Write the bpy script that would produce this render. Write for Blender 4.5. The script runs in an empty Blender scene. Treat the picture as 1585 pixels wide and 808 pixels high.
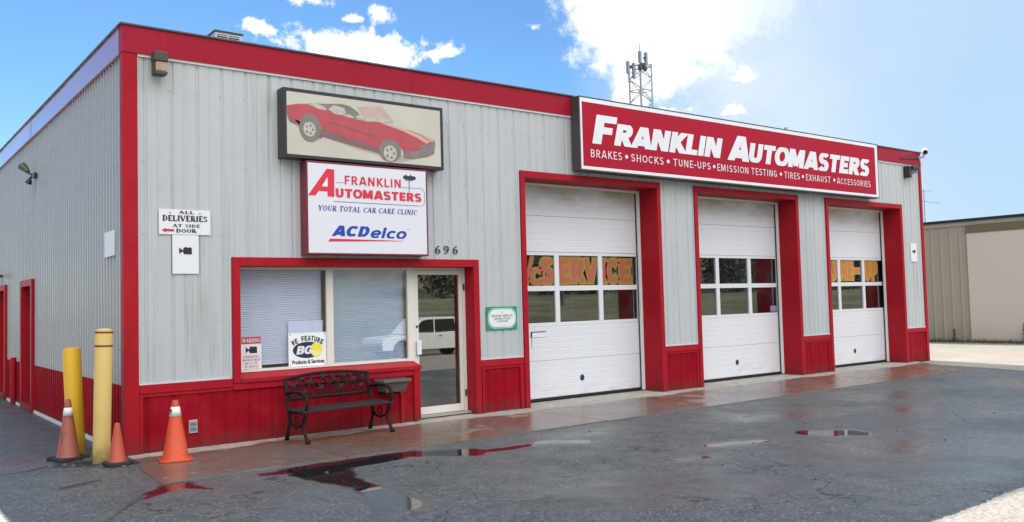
import bpy, math, random
import numpy as np
from mathutils import Vector, Matrix
random.seed(7); np.random.seed(7)
SC = bpy.context.scene
COL = SC.collection
R = math.radians

# ------------------------------------------------------------------ camera
cam = bpy.data.cameras.new('camera'); cam_o = bpy.data.objects.new('camera', cam); COL.objects.link(cam_o)
YAW, PITCH, ROLL = 0.65396565, 0.04754403, -0.02614553
fw = Vector((math.sin(YAW)*math.cos(PITCH), math.cos(YAW)*math.cos(PITCH), math.sin(PITCH)))
rt = Vector((math.cos(YAW), -math.sin(YAW), 0)); up = rt.cross(fw)
rt2 = rt*math.cos(ROLL) + up*math.sin(ROLL); up2 = -rt*math.sin(ROLL) + up*math.cos(ROLL)
cam_o.matrix_world = Matrix(((rt2.x, up2.x, -fw.x, -2.61327), (rt2.y, up2.y, -fw.y, -10.74293), (rt2.z, up2.z, -fw.z, 1.64358), (0, 0, 0, 1)))
cam.sensor_width = 36; cam.lens = 1358.468/1585*36; cam.clip_start = .05; cam.clip_end = 3000
SC.camera = cam_o

# ------------------------------------------------------------------ light
SUN_AZ, SUN_EL = math.atan2(.2, 1.0), R(33.5)          # sun stands behind the building, a little to its right
sdir = Vector((math.sin(SUN_AZ)*math.cos(SUN_EL), math.cos(SUN_AZ)*math.cos(SUN_EL), math.sin(SUN_EL)))
sun = bpy.data.lights.new('sun', 'SUN'); sun.energy = 4.6; sun.angle = R(.5); sun.color = (1, .93, .82)
sun_o = bpy.data.objects.new('sun', sun); COL.objects.link(sun_o); sun_o.location = (10, 30, 40)
sun_o.rotation_euler = (-sdir).to_track_quat('-Z', 'Y').to_euler()
SC.view_settings.view_transform = 'Standard'; SC.view_settings.look = 'None'
SC.view_settings.exposure = 0.85; SC.view_settings.gamma = 1; SC.view_settings.use_curve_mapping = False
SC.cycles.max_bounces = 8; SC.cycles.transparent_max_bounces = 12; SC.cycles.use_denoising = True
SC.cycles.sample_clamp_indirect = 6


class X:
    """a node socket with arithmetic"""
    nt = None
    def __init__(s, k): s.k = k
    def _m(op, a, b=None, c=None):
        n = X.nt.nodes.new('ShaderNodeMath'); n.operation = op
        for i, v in enumerate((a, b, c)):
            if v is None: continue
            if isinstance(v, X): X.nt.links.new(v.k, n.inputs[i])
            else: n.inputs[i].default_value = v
        return X(n.outputs[0])
    def __add__(s, o): return X._m('ADD', s, o)
    __radd__ = __add__
    def __sub__(s, o): return X._m('SUBTRACT', s, o)
    def __rsub__(s, o): return X._m('SUBTRACT', o, s)
    def __mul__(s, o): return X._m('MULTIPLY', s, o)
    __rmul__ = __mul__
    def __truediv__(s, o): return X._m('DIVIDE', s, o)


def F(op, *a): return X._m(op, *a)
def smooth(v, a, b, lo=0., hi=1.):
    n = X.nt.nodes.new('ShaderNodeMapRange'); n.interpolation_type = 'SMOOTHSTEP'
    X.nt.links.new(v.k, n.inputs[0])
    for i, q in enumerate((a, b, lo, hi)): n.inputs[i+1].default_value = q
    return X(n.outputs[0])
def put(sock, v):
    if isinstance(v, X): X.nt.links.new(v.k, sock)
    elif isinstance(v, (tuple, list)) and len(v) == 3 and sock.type == 'RGBA': sock.default_value = (*v, 1)
    else: sock.default_value = v
def mixc(f, a, b, blend='MIX'):
    n = X.nt.nodes.new('ShaderNodeMix'); n.data_type = 'RGBA'; n.blend_type = blend
    put(n.inputs[0], f); put(n.inputs[6], a); put(n.inputs[7], b)
    return X(n.outputs[2])
def noise(vec, scale, detail=4, rough=.55, scl=None, dist=0., off=None):
    if scl or off:
        mp = X.nt.nodes.new('ShaderNodeMapping'); X.nt.links.new(vec.k, mp.inputs[0])
        mp.inputs['Scale'].default_value = scl or (1, 1, 1); mp.inputs['Location'].default_value = off or (0, 0, 0); vec = X(mp.outputs[0])
    n = X.nt.nodes.new('ShaderNodeTexNoise'); X.nt.links.new(vec.k, n.inputs['Vector'])
    n.inputs['Scale'].default_value = scale; n.inputs['Detail'].default_value = detail; n.inputs['Roughness'].default_value = rough
    n.inputs['Distortion'].default_value = dist
    return X(n.outputs[0])
def coords(kind='Object'): return X(X.nt.nodes.new('ShaderNodeTexCoord').outputs[kind])
def xyz(v):
    n = X.nt.nodes.new('ShaderNodeSeparateXYZ'); X.nt.links.new(v.k, n.inputs[0]); return [X(o) for o in n.outputs]

# ------------------------------------------------------------------ sky
w = bpy.data.worlds.new('World'); SC.world = w; w.use_nodes = True
X.nt = w.node_tree; X.nt.nodes.clear()
sky = X.nt.nodes.new('ShaderNodeTexSky'); sky.sky_type = 'NISHITA'; sky.sun_disc = False
sky.sun_elevation = SUN_EL; sky.sun_rotation = SUN_AZ; sky.air_density = 1.; sky.dust_density = 0.05; sky.ozone_density = 4.; sky.altitude = 1600
d = coords('Generated'); dx, dy, dz = xyz(d)
az = F('ARCTAN2', dx, dy)*57.29578; el = F('ARCSINE', F('MINIMUM', F('MAXIMUM', dz, -.999), .999))*57.29578
hs = X.nt.nodes.new('ShaderNodeHueSaturation'); X.nt.links.new(sky.outputs[0], hs.inputs['Color']); hs.inputs['Saturation'].default_value = 1.12; hs.inputs['Value'].default_value = .80
skc = mixc(1., X(hs.outputs[0]), (1.0, 1.0, .96), 'MULTIPLY')
n1 = noise(d, 9, 8, .6, dist=.3); n2 = noise(d, 34, 6, .6)
n3c = noise(d, 80, 4, .6)
nn = (n1-.5)*2.6 + (n2-.5)*2.2 + (n3c-.5)*1.2
def blobs(lst):
    out = None
    for a, e, ra, re, sl, *am_ in lst:
        u = (az-a); v = (el-e) - u*sl
        q = 1. - F('SQRT', (u*u)/(ra*ra) + (v*v)/(re*re))
        if am_: q = q*am_[0]
        out = q if out is None else F('MAXIMUM', out, q)
    return out
front = F('LESS_THAN', F('ABSOLUTE', az), 110.)
small = blobs([(26.6, 16.55, 8.4, 1.6, -.06, 1.35), (21.5, 17.3, 3.0, .9, -.2, 1.15), (25.2, 19.1, 2.2, .7, 0), (29.4, 18.4, 1.2, .9, 0), (27.4, 18.1, .9, .4, 0), (39.2, 17.6, 1.0, .6, 0, .72), (52.9, 13.75, .9, .5, 0, .64), (33, 16.0, 2.6, .8, .1), (51.6, 11.6, 3.6, .5, 0, .62), (47.5, 11.9, 3, .5, 0, .66)])
big = blobs([(47.5, 18.6, 8.3, 4.6, -.12), (44.6, 17.2, 4.4, 4.0, 0), (47, 14.6, 3.6, 2.3, 0), (45.6, 13.1, 1.5, 2.2, 0), (52, 19, 9, 4, 0)])
c_small = smooth(small*1.2 + nn*1.1, .36, .9)
c_big = smooth(big*1.3 + nn*.6, .15, .7)
thin = smooth(az + (n1-.5)*22, 39., 56.)*front                        # milky veil to the right
rear = smooth(dy*-1. + (n1-.5)*.9, -.05, .45)*smooth(el, -2., 12.)     # unseen bright cloud deck added behind the viewer to light the shaded front
wh = noise(d, 5, 5, .55)
skyl = mixc(thin*.9, skc, mixc(smooth(az+(wh-.5)*14., 48., 66.), (4.9, 5.4, 5.8), (3.1, 4.2, 5.5)))
bigcol = mixc(smooth(az, 46., 60.), (6.4, 6.6, 6.7), (5.0, 5.8, 6.4))
c_big_f = c_big*smooth(az, 62., 48.)
skyl = mixc(c_big_f*front, skyl, bigcol)
skyl = mixc(c_small*front, skyl, (6.3, 6.4, 6.4))
lift = .48 + smooth(el, 8., 50.)*1.1  # weights the added rear deck upward, deepening shade under overhangs
comb = X.nt.nodes.new('ShaderNodeCombineXYZ')
for q in range(3): X.nt.links.new(lift.k, comb.inputs[q])
skyl = mixc(rear, skyl, mixc(1., mixc(smooth(wh, .35, .65), (8.5, 9.0, 10.), (17., 16.6, 16.)), X(comb.outputs[0]), 'MULTIPLY'))
bg = X.nt.nodes.new('ShaderNodeBackground'); put(bg.inputs[0], skyl); bg.inputs[1].default_value = .1
wo = X.nt.nodes.new('ShaderNodeOutputWorld'); X.nt.links.new(bg.outputs[0], wo.inputs[0])

# ------------------------------------------------------------------ materials
MATS = {}
def mat(name, col, rough=.5, metal=0., var=.12, vscale=3., vscl=None, streak=0., scol=(.2, .18, .15), bump=0., bscale=40., coat=0., spec=.5, grain=0., gscale=90, emit=None, extra=None, croughness=.1):
    m = bpy.data.materials.new(name); m.use_nodes = True; X.nt = m.node_tree
    b = X.nt.nodes['Principled BSDF']; tc = coords()
    nz = noise(tc, vscale, 5, .6, vscl)
    k = 1. + (nz-.5)*(2*var)
    c = mixc(1., col, mixc(0., (1, 1, 1), (1, 1, 1)), 'MULTIPLY')
    n = X.nt.nodes.new('ShaderNodeVectorMath'); n.operation = 'SCALE'; n.inputs[0].default_value = col; X.nt.links.new(k.k, n.inputs['Scale']); c = X(n.outputs[0])
    if grain:
        g = noise(tc, gscale, 2, .7); n = X.nt.nodes.new('ShaderNodeVectorMath'); n.operation = 'SCALE'; X.nt.links.new(c.k, n.inputs[0]); X.nt.links.new((1.+(g-.5)*2*grain).k, n.inputs['Scale']); c = X(n.outputs[0])
    if streak:
        s = smooth(noise(tc, 1.0, 5, .65, (7, 7, .35)), .52, .74)*smooth(noise(tc, .9, 3, .5, off=(3, 1, 7)), .4, .62)
        c = mixc(s*streak, c, scol)
    if extra: c = extra(tc, c, b)
    put(b.inputs['Base Color'], c); b.inputs['Metallic'].default_value = metal
    put(b.inputs['Roughness'], smooth(nz, .2, .8, max(.02, rough-.08), rough+.1))
    b.inputs['Coat Weight'].default_value = coat; b.inputs['Coat Roughness'].default_value = croughness; b.inputs['Specular IOR Level'].default_value = spec
    if bump:
        bn = X.nt.nodes.new('ShaderNodeBump'); bn.inputs['Strength'].default_value = bump; bn.inputs['Distance'].default_value = .01
        X.nt.links.new(noise(tc, bscale, 3).k, bn.inputs['Height']); X.nt.links.new(bn.outputs[0], b.inputs['Normal'])
    if emit: put(b.inputs['Emission Color'], emit[0]); b.inputs['Emission Strength'].default_value = emit[1]
    m['tone'] = col; MATS[name] = m; return m

def clad_extra(tc, c, b):
    x, y, z = xyz(tc)
    wn_ = X.nt.nodes.new('ShaderNodeTexWhiteNoise'); wn_.noise_dimensions = '1D'; X.nt.links.new(F('FLOOR', x/.915).k, wn_.inputs['W'])
    n = X.nt.nodes.new('ShaderNodeVectorMath'); n.operation = 'SCALE'; X.nt.links.new(c.k, n.inputs[0]); X.nt.links.new((.94+X(wn_.outputs['Value'])*.10).k, n.inputs['Scale']); c = X(n.outputs[0])
    c = mixc(smooth(noise(tc, 3.5, 4, .7, (1, 1, .7)), .69, .76)*.6, c, (.16, .14, .11))
    run = smooth(noise(tc, 1., 4, .6, (22, 22, .18), off=(2, 0, 5)), .57, .72)*smooth(noise(tc, .7, 3, .5, off=(9, 0, 2)), .44, .6)
    return mixc(run*.4, c, (.25, .25, .215))
clad = mat('grey_cladding', (.425, .455, .463), .42, .0, .07, 1.2, streak=.7, scol=(.26, .27, .25), bump=.25, bscale=2.5, extra=clad_extra)
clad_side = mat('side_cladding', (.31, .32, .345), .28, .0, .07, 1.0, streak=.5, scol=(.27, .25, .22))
def red_extra(tc, c, b):
    x, y, z = xyz(tc)
    c = mixc(smooth(noise(tc, 1.4, 6, .7), .5, .72)*.4, c, (.37, .03, .035))
    c = mixc(smooth(noise(tc, 14, 4, .7), .66, .72)*.5, c, (.12, .02, .02))
    sp = smooth(z + (noise(tc, 6, 5, .7)-.5)*.5, .26, .02)
    return mixc(sp*.55, c, (.10, .03, .025))
red = mat('red_paint', (.33, .010, .020), .45, 0, .16, 1.6, extra=red_extra, streak=.3, scol=(.17, .01, .02), spec=.1)
red_fascia = mat('red_fascia_paint', (.30, .010, .028), .4, 0, .14, .9, streak=.35, scol=(.34, .035, .055), spec=.12)
red_w = mat('red_wainscot_paint', (.25, .003, .011), .55, 0, .28, 2.2, extra=red_extra, streak=.7, scol=(.10, .005, .012), bump=.3, bscale=25, spec=.08)
red_dark = mat('dark_red_paint', (.2, .008, .016), .45, 0, .15)
maroon = mat('maroon_frame', (.16, .012, .025), .4, 0, .15)
trimw = mat('white_trim', (.72, .72, .70), .45, 0, .06)
cream = mat('cream_aluminium', (.66, .63, .57), .4, .0, .06)
dark = mat('dark_metal', (.025, .022, .022), .4, 0, .2)
black = mat('black_gap', (.008, .008, .008), .7)
grey = mat('grey_metal', (.36, .37, .38), .45, .3, .1)
wht = mat('white_paint', (.66, .67, .71), .45, 0, .03)
blackp = mat('black_print', (.012, .012, .016), .5)
bluep = mat('navy_print', (.012, .055, .25), .5)
blue2 = mat('royal_blue_print', (.005, .045, .36), .5)
redp = mat('red_print', (.58, .02, .045), .45)
whp = mat('white_print', (.68, .70, .74), .4)
greenp = mat('green_print', (.01, .25, .12), .45)
teal = mat('teal_print', (.03, .13, .11), .5)
yelp = mat('yellow_print', (.75, .68, .05), .5)
bgnavy = mat('dark_navy_print', (.008, .02, .06), .5)
tan = mat('lens_plastic', (.32, .25, .15), .35, 0, .35, 9)
brown = mat('brown_housing', (.05, .04, .034), .5, 0, .25, 9)
iron = mat('cast_iron', (.020, .011, .012), .65, spec=.15, metal=.0, var=.35, vscale=14, bump=.3, bscale=60)
slatm = mat('bench_slat', (.028, .021, .026), .6, 0, .3, 9, (1, 8, 8), spec=.2)
planter_m = mat('planter_plastic', (.10, .085, .075), .6, 0, .3, 7)
rubber = mat('black_rubber', (.02, .02, .02), .7)
conm = mat('concrete_side', (.3, .28, .26), .8)


def door_extra(tc, c, b):
    x, y, z = xyz(tc)
    s = smooth(z, 3.02, 3.62)*smooth(noise(tc, 1.3, 5, .6, (1.2, 1, 2.5)), .25, .7)
    c = mixc(s*.95, c, (.34, .29, .19))  # yellow-brown stain at the top, also painting in shade under the header
    s2 = smooth(z, .42, .05)*smooth(noise(tc, 2.2, 5, .65, (1, 1, 1.4)), .42, .75)
    return mixc(s2*.5, c, (.34, .3, .24))
doorm = mat('garage_door_paint', (.64, .655, .70), .4, 0, .03, 1.0, extra=door_extra, streak=.12, scol=(.5, .5, .48))


def cone_mat(name, col, dirt, thr=.5):
    def ex(tc, c, b):
        s = smooth(noise(tc, 7, 6, .7), thr, thr+.14)
        return mixc(s*dirt, c, (.09, .06, .05))
    return mat(name, col, .5, 0, .12, 5, extra=ex)
cone_bright = cone_mat('bright_orange', (.58, .062, .014), .7, .53)
cone_mid = cone_mat('red_orange', (.42, .06, .026), .75, .53)
cone_old = cone_mat('faded_orange', (.31, .08, .05), .9, .5)
collar_m = cone_mat('dirty_white_sleeve', (.72, .69, .64), .5, .58)
def scuff(tc, c, b):
    x, y, z = xyz(tc)
    c = mixc(smooth(noise(tc, 4, 6, .75, (1, 1, .6)), .6, .72)*.55, c, (.16, .11, .05))
    return mixc(smooth(z + (noise(tc, 9, 4, .7)-.5)*.4, .22, .0)*.6, c, (.07, .055, .035))
bol_y = mat('yellow_paint', (.60, .36, .012), .4, 0, .12, 3, extra=scuff, streak=.4, scol=(.3, .2, .03), bump=.2, bscale=12)
bol_p = mat('pale_yellow_sleeve', (.58, .405, .13), .42, 0, .1, 3, extra=scuff, streak=.3, scol=(.42, .3, .14))
band_m = mat('brown_band', (.16, .045, .02), .5)


def glass(name, tint, fac0, fac1, rough=.0):
    m = bpy.data.materials.new(name); m.use_nodes = True; nt = X.nt = m.node_tree; nt.nodes.clear()
    o = nt.nodes.new('ShaderNodeOutputMaterial'); mx = nt.nodes.new('ShaderNodeMixShader')
    t = nt.nodes.new('ShaderNodeBsdfTransparent'); t.inputs[0].default_value = (*tint, 1)
    g = nt.nodes.new('ShaderNodeBsdfGlossy'); g.inputs['Roughness'].default_value = rough
    lw = nt.nodes.new('ShaderNodeLayerWeight'); lw.inputs[0].default_value = .35
    k = smooth(X(lw.outputs['Facing']), 0., 1., fac0, fac1)
    dust = noise(coords(), 2.5, 4, .6)
    bn = nt.nodes.new('ShaderNodeBump'); bn.inputs['Strength'].default_value = .02; nt.links.new(noise(coords(), 1.3, 2).k, bn.inputs['Height']); nt.links.new(bn.outputs[0], g.inputs['Normal'])
    df = nt.nodes.new('ShaderNodeBsdfDiffuse'); df.inputs[0].default_value = (.5, .5, .48, 1)
    m2 = nt.nodes.new('ShaderNodeMixShader')
    nt.links.new(k.k, mx.inputs[0]); nt.links.new(t.outputs[0], mx.inputs[1]); nt.links.new(g.outputs[0], mx.inputs[2])
    nt.links.new(smooth(dust, .4, .85, .005, .05).k, m2.inputs[0]); nt.links.new(mx.outputs[0], m2.inputs[1]); nt.links.new(df.outputs[0], m2.inputs[2])
    nt.links.new(m2.outputs[0], o.inputs[0]); return m
g_win = glass('window_glass', (.97, .98, .99), .05, .55)
g_win2 = glass('tinted_window_glass', (.92, .97, .99), .14, .6)
g_door = glass('door_glass', (.6, .66, .64), .2, .7)
g_gar = glass('garage_glass', (.62, .70, .64), .16, .36)
g_car = glass('car_glass', (.1, .11, .12), .15, .8)


# ------------------------------------------------------------------ mesh helpers
OFF = {}
class MB:
    def __init__(s): s.v = []; s.f = []; s.mi = []; s.cur = 0; s.cuts = []
    def add(s, vs, fs):
        n = len(s.v); s.cuts.append((n, len(s.f))); s.v += [tuple(v) for v in vs]; s.f += [tuple(i+n for i in f) for f in fs]; s.mi += [s.cur]*len(fs); return s
    def box(s, x0, x1, y0, y1, z0, z1):
        return s.add([(x0, y0, z0), (x1, y0, z0), (x1, y1, z0), (x0, y1, z0), (x0, y0, z1), (x1, y0, z1), (x1, y1, z1), (x0, y1, z1)],
                     [(0, 3, 2, 1), (4, 5, 6, 7), (0, 1, 5, 4), (1, 2, 6, 5), (2, 3, 7, 6), (3, 0, 4, 7)])
    def obox(s, c, ax, ay, az_, hx, hy, hz):
        c = Vector(c); ax = Vector(ax).normalized(); ay = Vector(ay).normalized(); az_ = Vector(az_).normalized()
        vs = [c+ax*hx*a+ay*hy*b_+az_*hz*e for e in (-1, 1) for a, b_ in ((-1, -1), (1, -1), (1, 1), (-1, 1))]
        return s.add(vs, [(0, 3, 2, 1), (4, 5, 6, 7), (0, 1, 5, 4), (1, 2, 6, 5), (2, 3, 7, 6), (3, 0, 4, 7)])
    def prism(s, poly, y0, y1):        # polygon in xz, faces -y at y0
        n = len(poly); a = sum(poly[i][0]*poly[(i+1) % n][1]-poly[(i+1) % n][0]*poly[i][1] for i in range(n))
        if a < 0: poly = poly[::-1]
        vs = [(x, y0, z) for x, z in poly]+[(x, y1, z) for x, z in poly]
        return s.add(vs, [tuple(range(n)), tuple(range(2*n-1, n-1, -1))]+[(i, i+n, (i+1) % n+n, (i+1) % n) for i in range(n)])
    def flat(s, poly, z0, z1):         # polygon in xy, upward
        n = len(poly); a = sum(poly[i][0]*poly[(i+1) % n][1]-poly[(i+1) % n][0]*poly[i][1] for i in range(n))
        if a < 0: poly = poly[::-1]
        vs = [(x, y, z1) for x, y in poly]+[(x, y, z0) for x, y in poly]
        return s.add(vs, [tuple(range(n)), tuple(range(2*n-1, n-1, -1))]+[(i, i+n, (i+1) % n+n, (i+1) % n) for i in range(n)])
    def tube(s, pts, rad, n=8):
        pts = [Vector(p) for p in pts]; rs = rad if isinstance(rad, (list, tuple)) else [rad]*len(pts)
        t0 = (pts[1]-pts[0]).normalized(); ref = Vector((0, 0, 1)) if abs(t0.z) < .9 else Vector((1, 0, 0)); u = t0.cross(ref).normalized(); vs = []
        for i, p in enumerate(pts):
            t = (pts[min(i+1, len(pts)-1)]-pts[max(i-1, 0)]).normalized(); u = (u-t*u.dot(t)).normalized(); v = t.cross(u)
            vs += [p+(u*math.cos(2*math.pi*k/n)+v*math.sin(2*math.pi*k/n))*rs[i] for k in range(n)]
        fs = [(i*n+k, i*n+(k+1) % n, (i+1)*n+(k+1) % n, (i+1)*n+k) for i in range(len(pts)-1) for k in range(n)]
        m = len(pts)-1
        return s.add(vs, fs+[tuple(range(n-1, -1, -1)), tuple(m*n+k for k in range(n))])
    def lathe(s, prof, c=(0, 0, 0), n=28):
        vs = [(c[0]+r*math.cos(2*math.pi*k/n), c[1]+r*math.sin(2*math.pi*k/n), c[2]+z) for r, z in prof for k in range(n)]; m = len(prof)-1
        fs = [(i*n+k, i*n+(k+1) % n, (i+1)*n+(k+1) % n, (i+1)*n+k) for i in range(m) for k in range(n)]
        return s.add(vs, fs+[tuple(range(n-1, -1, -1)), tuple(m*n+k for k in range(n))])
    def split(s, name, mats, parent=None, **k):      # every piece an object of its own
        out = []
        for i, (a, fa_) in enumerate(s.cuts):
            b = s.cuts[i+1][0] if i+1 < len(s.cuts) else len(s.v); fb_ = s.cuts[i+1][1] if i+1 < len(s.cuts) else len(s.f)
            m = MB(); m.add(s.v[a:b], [tuple(q-a for q in f) for f in s.f[fa_:fb_]]); out.append(m.build(name, mats, parent, **k))
        return out
    def build(s, name, mats, parent=None, smooth_=False, bevel=0, origin=None):
        me = bpy.data.meshes.new(name); off = OFF.get(parent, Vector((0, 0, 0))) if parent else Vector(origin or (0, 0, 0))
        me.from_pydata([Vector(v)-off for v in s.v], [], s.f)
        for m in (mats if isinstance(mats, (list, tuple)) else [mats]): me.materials.append(m)
        if any(s.mi): me.polygons.foreach_set('material_index', s.mi)
        if smooth_: me.polygons.foreach_set('use_smooth', [True]*len(me.polygons))
        me.update(); o = bpy.data.objects.new(name, me); COL.objects.link(o)
        if parent: o.parent = parent; OFF[o] = off
        else: o.location = off; OFF[o] = off
        if bevel:
            b = o.modifiers.new('bevel', 'BEVEL'); b.width = bevel; b.segments = 2; b.limit_method = 'ANGLE'
        if smooth_ == 2:
            try: me.set_sharp_from_angle(angle=R(35))
            except Exception: pass
        return o


def root(name, loc, label, cat, group=None):
    o = bpy.data.objects.new(name, None); COL.objects.link(o); o.location = loc; OFF[o] = Vector(loc); o.empty_display_size = .2
    tag(o, label, cat, group); return o
def tag(o, label, cat, group=None):
    o['label'] = label; o['category'] = cat
    if group: o['group'] = group
    return o
def struct(o): o['kind'] = 'structure'; return o


def text_obj(name, s, m, box, y, parent, bold=0., shear=0., space=1., depth=.004, rot=0.):
    c = bpy.data.curves.new('t', 'FONT'); c.body = s; c.offset = bold; c.shear = shear; c.space_character = space; c.resolution_u = 4
    c.extrude = .002; c.size = 1
    o = bpy.data.objects.new('t', c); COL.objects.link(o); dg = bpy.context.evaluated_depsgraph_get(); dg.update()
    me = bpy.data.meshes.new_from_object(o.evaluated_get(dg)); bpy.data.objects.remove(o); bpy.data.curves.remove(c)
    co = np.array([v.co[:] for v in me.vertices]); x0, x1, z0, z1 = box
    mn = co.min(0); mxx = co.max(0)
    fx = x0+(co[:, 0]-mn[0])/(mxx[0]-mn[0])*(x1-x0); fz = z0+(co[:, 1]-mn[1])/(mxx[1]-mn[1])*(z1-z0); fy = y - (co[:, 2]-mn[2])/(mxx[2]-mn[2])*depth
    b = MB(); b.add(list(zip(fx, fy, fz)), [tuple(p.vertices) for p in me.polygons]); bpy.data.meshes.remove(me)
    if rot:
        cx, cz = (x0+x1)/2, (z0+z1)/2
        b.v = [(cx+(p[0]-cx)*math.cos(rot)-(p[2]-cz)*math.sin(rot), p[1], cz+(p[0]-cx)*math.sin(rot)+(p[2]-cz)*math.cos(rot)) for p in b.v]
    return b if name is None else b.build(name, m, parent)


# a small serif face: strokes as (points, thick?) in a unit cell, serifs at the listed feet
SG = {
 'A': (1., [('t', (.08, 0), (.46, 1)), ('k', (.46, 1), (.84, 0)), ('t', (.22, .36), (.66, .36))], [(.08, 0), (.84, 0)]),
 'B': (.8, [('k', (.2, 0), (.2, 1)), ('t', (.2, .97), (.5, .97)), ('c', (.5, .75, .22, .22, -90, 90)), ('t', (.2, .52), (.5, .52)), ('c', (.5, .27, .26, .25, -90, 90)), ('t', (.2, .03), (.5, .03))], [(.2, 0), (.2, 1)]),
 'C': (.85, [('c', (.48, .5, .38, .47, 45, 315))], [(.76, .83)]),
 'D': (.9, [('k', (.2, 0), (.2, 1)), ('t', (.2, .97), (.42, .97)), ('c', (.42, .5, .36, .47, -90, 90)), ('t', (.2, .03), (.42, .03))], [(.2, 0), (.2, 1)]),
 'E': (.78, [('k', (.2, 0), (.2, 1)), ('t', (.2, .97), (.68, .97)), ('t', (.2, .5), (.55, .5)), ('t', (.2, .03), (.7, .03)), ('t', (.68, .97), (.68, .78)), ('t', (.7, .03), (.7, .24))], [(.2, 0), (.2, 1)]),
 'F': (.75, [('k', (.2, 0), (.2, 1)), ('t', (.2, .97), (.68, .97)), ('t', (.2, .5), (.55, .5)), ('t', (.68, .97), (.68, .78))], [(.2, 0), (.2, 1)]),
 'G': (.9, [('c', (.48, .5, .38, .47, 45, 330)), ('k', (.76, .05), (.76, .42))], [(.76, .45), (.76, .83)]),
 'H': (1., [('k', (.2, 0), (.2, 1)), ('k', (.8, 0), (.8, 1)), ('t', (.2, .5), (.8, .5))], [(.2, 0), (.2, 1), (.8, 0), (.8, 1)]),
 'I': (.45, [('k', (.22, 0), (.22, 1))], [(.22, 0), (.22, 1)]),
 'L': (.75, [('k', (.2, 0), (.2, 1)), ('t', (.2, .03), (.68, .03)), ('t', (.68, .03), (.68, .28))], [(.2, 0), (.2, 1)]),
 'M': (1.15, [('t', (.15, 0), (.15, 1)), ('k', (.17, 1), (.55, .05)), ('t', (.55, .05), (.95, 1)), ('k', (.96, 0), (.96, 1))], [(.15, 0), (.15, 1), (.96, 0), (.96, 1)]),
 'N': (1., [('t', (.17, 0), (.17, 1)), ('k', (.17, 1), (.8, 0)), ('t', (.8, 0), (.8, 1))], [(.17, 0), (.17, 1), (.8, 1)]),
 'O': (.95, [('c', (.48, .5, .38, .47, 0, 360))], []),
 'P': (.78, [('k', (.2, 0), (.2, 1)), ('t', (.2, .97), (.46, .97)), ('c', (.46, .73, .24, .24, -90, 90)), ('t', (.2, .49), (.46, .49))], [(.2, 0), (.2, 1)]),
 'R': (.9, [('k', (.2, 0), (.2, 1)), ('t', (.2, .97), (.46, .97)), ('c', (.46, .74, .24, .23, -90, 90)), ('t', (.2, .5), (.46, .5)), ('k', (.45, .5), (.78, 0))], [(.2, 0), (.2, 1), (.82, 0)]),
 'S': (.7, [('c', (.36, .74, .25, .23, 30, 270)), ('c', (.36, .26, .26, .23, -150, 90))], [(.58, .86), (.12, .12)]),
 'T': (.85, [('k', (.42, 0), (.42, 1)), ('t', (.05, .97), (.8, .97)), ('t', (.05, .97), (.05, .76)), ('t', (.8, .97), (.8, .76))], [(.42, 0)]),
 'U': (.95, [('k', (.2, 1), (.2, .3)), ('c', (.47, .32, .27, .29, 180, 360)), ('t', (.75, 1), (.75, .3))], [(.2, 1), (.75, 1)]),
 'V': (.95, [('k', (.1, 1), (.47, 0)), ('t', (.47, 0), (.84, 1))], [(.1, 1), (.84, 1)]),
 'W': (1.3, [('k', (.08, 1), (.36, 0)), ('t', (.36, 0), (.64, 1)), ('k', (.64, 1), (.92, 0)), ('t', (.92, 0), (1.2, 1))], [(.08, 1), (.64, 1), (1.2, 1)]),
 'Y': (.9, [('k', (.08, 1), (.44, .45)), ('t', (.8, 1), (.44, .45)), ('k', (.44, .48), (.44, 0))], [(.08, 1), (.8, 1), (.44, 0)]),
 '2': (.65, [('c', (.32, .72, .22, .26, -30, 170)), ('k', (.5, .58), (.1, .05)), ('t', (.08, .04), (.58, .04))], []),
 '4': (.7, [('t', (.45, 1), (.06, .3)), ('t', (.06, .3), (.64, .3)), ('k', (.46, 0), (.46, 1))], [(.46, 0)]),
 '6': (.72, [('c', (.36, .3, .26, .28, 0, 360)), ('c', (.50, .34, .40, .60, 95, 178)), ('t', (.46, .95), (.58, .86))], []),
 '9': (.72, [('c', (.36, .7, .26, .28, 0, 360)), ('c', (.22, .66, .40, .60, -85, -2)), ('t', (.26, .05), (.14, .14))], []),
}
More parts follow.
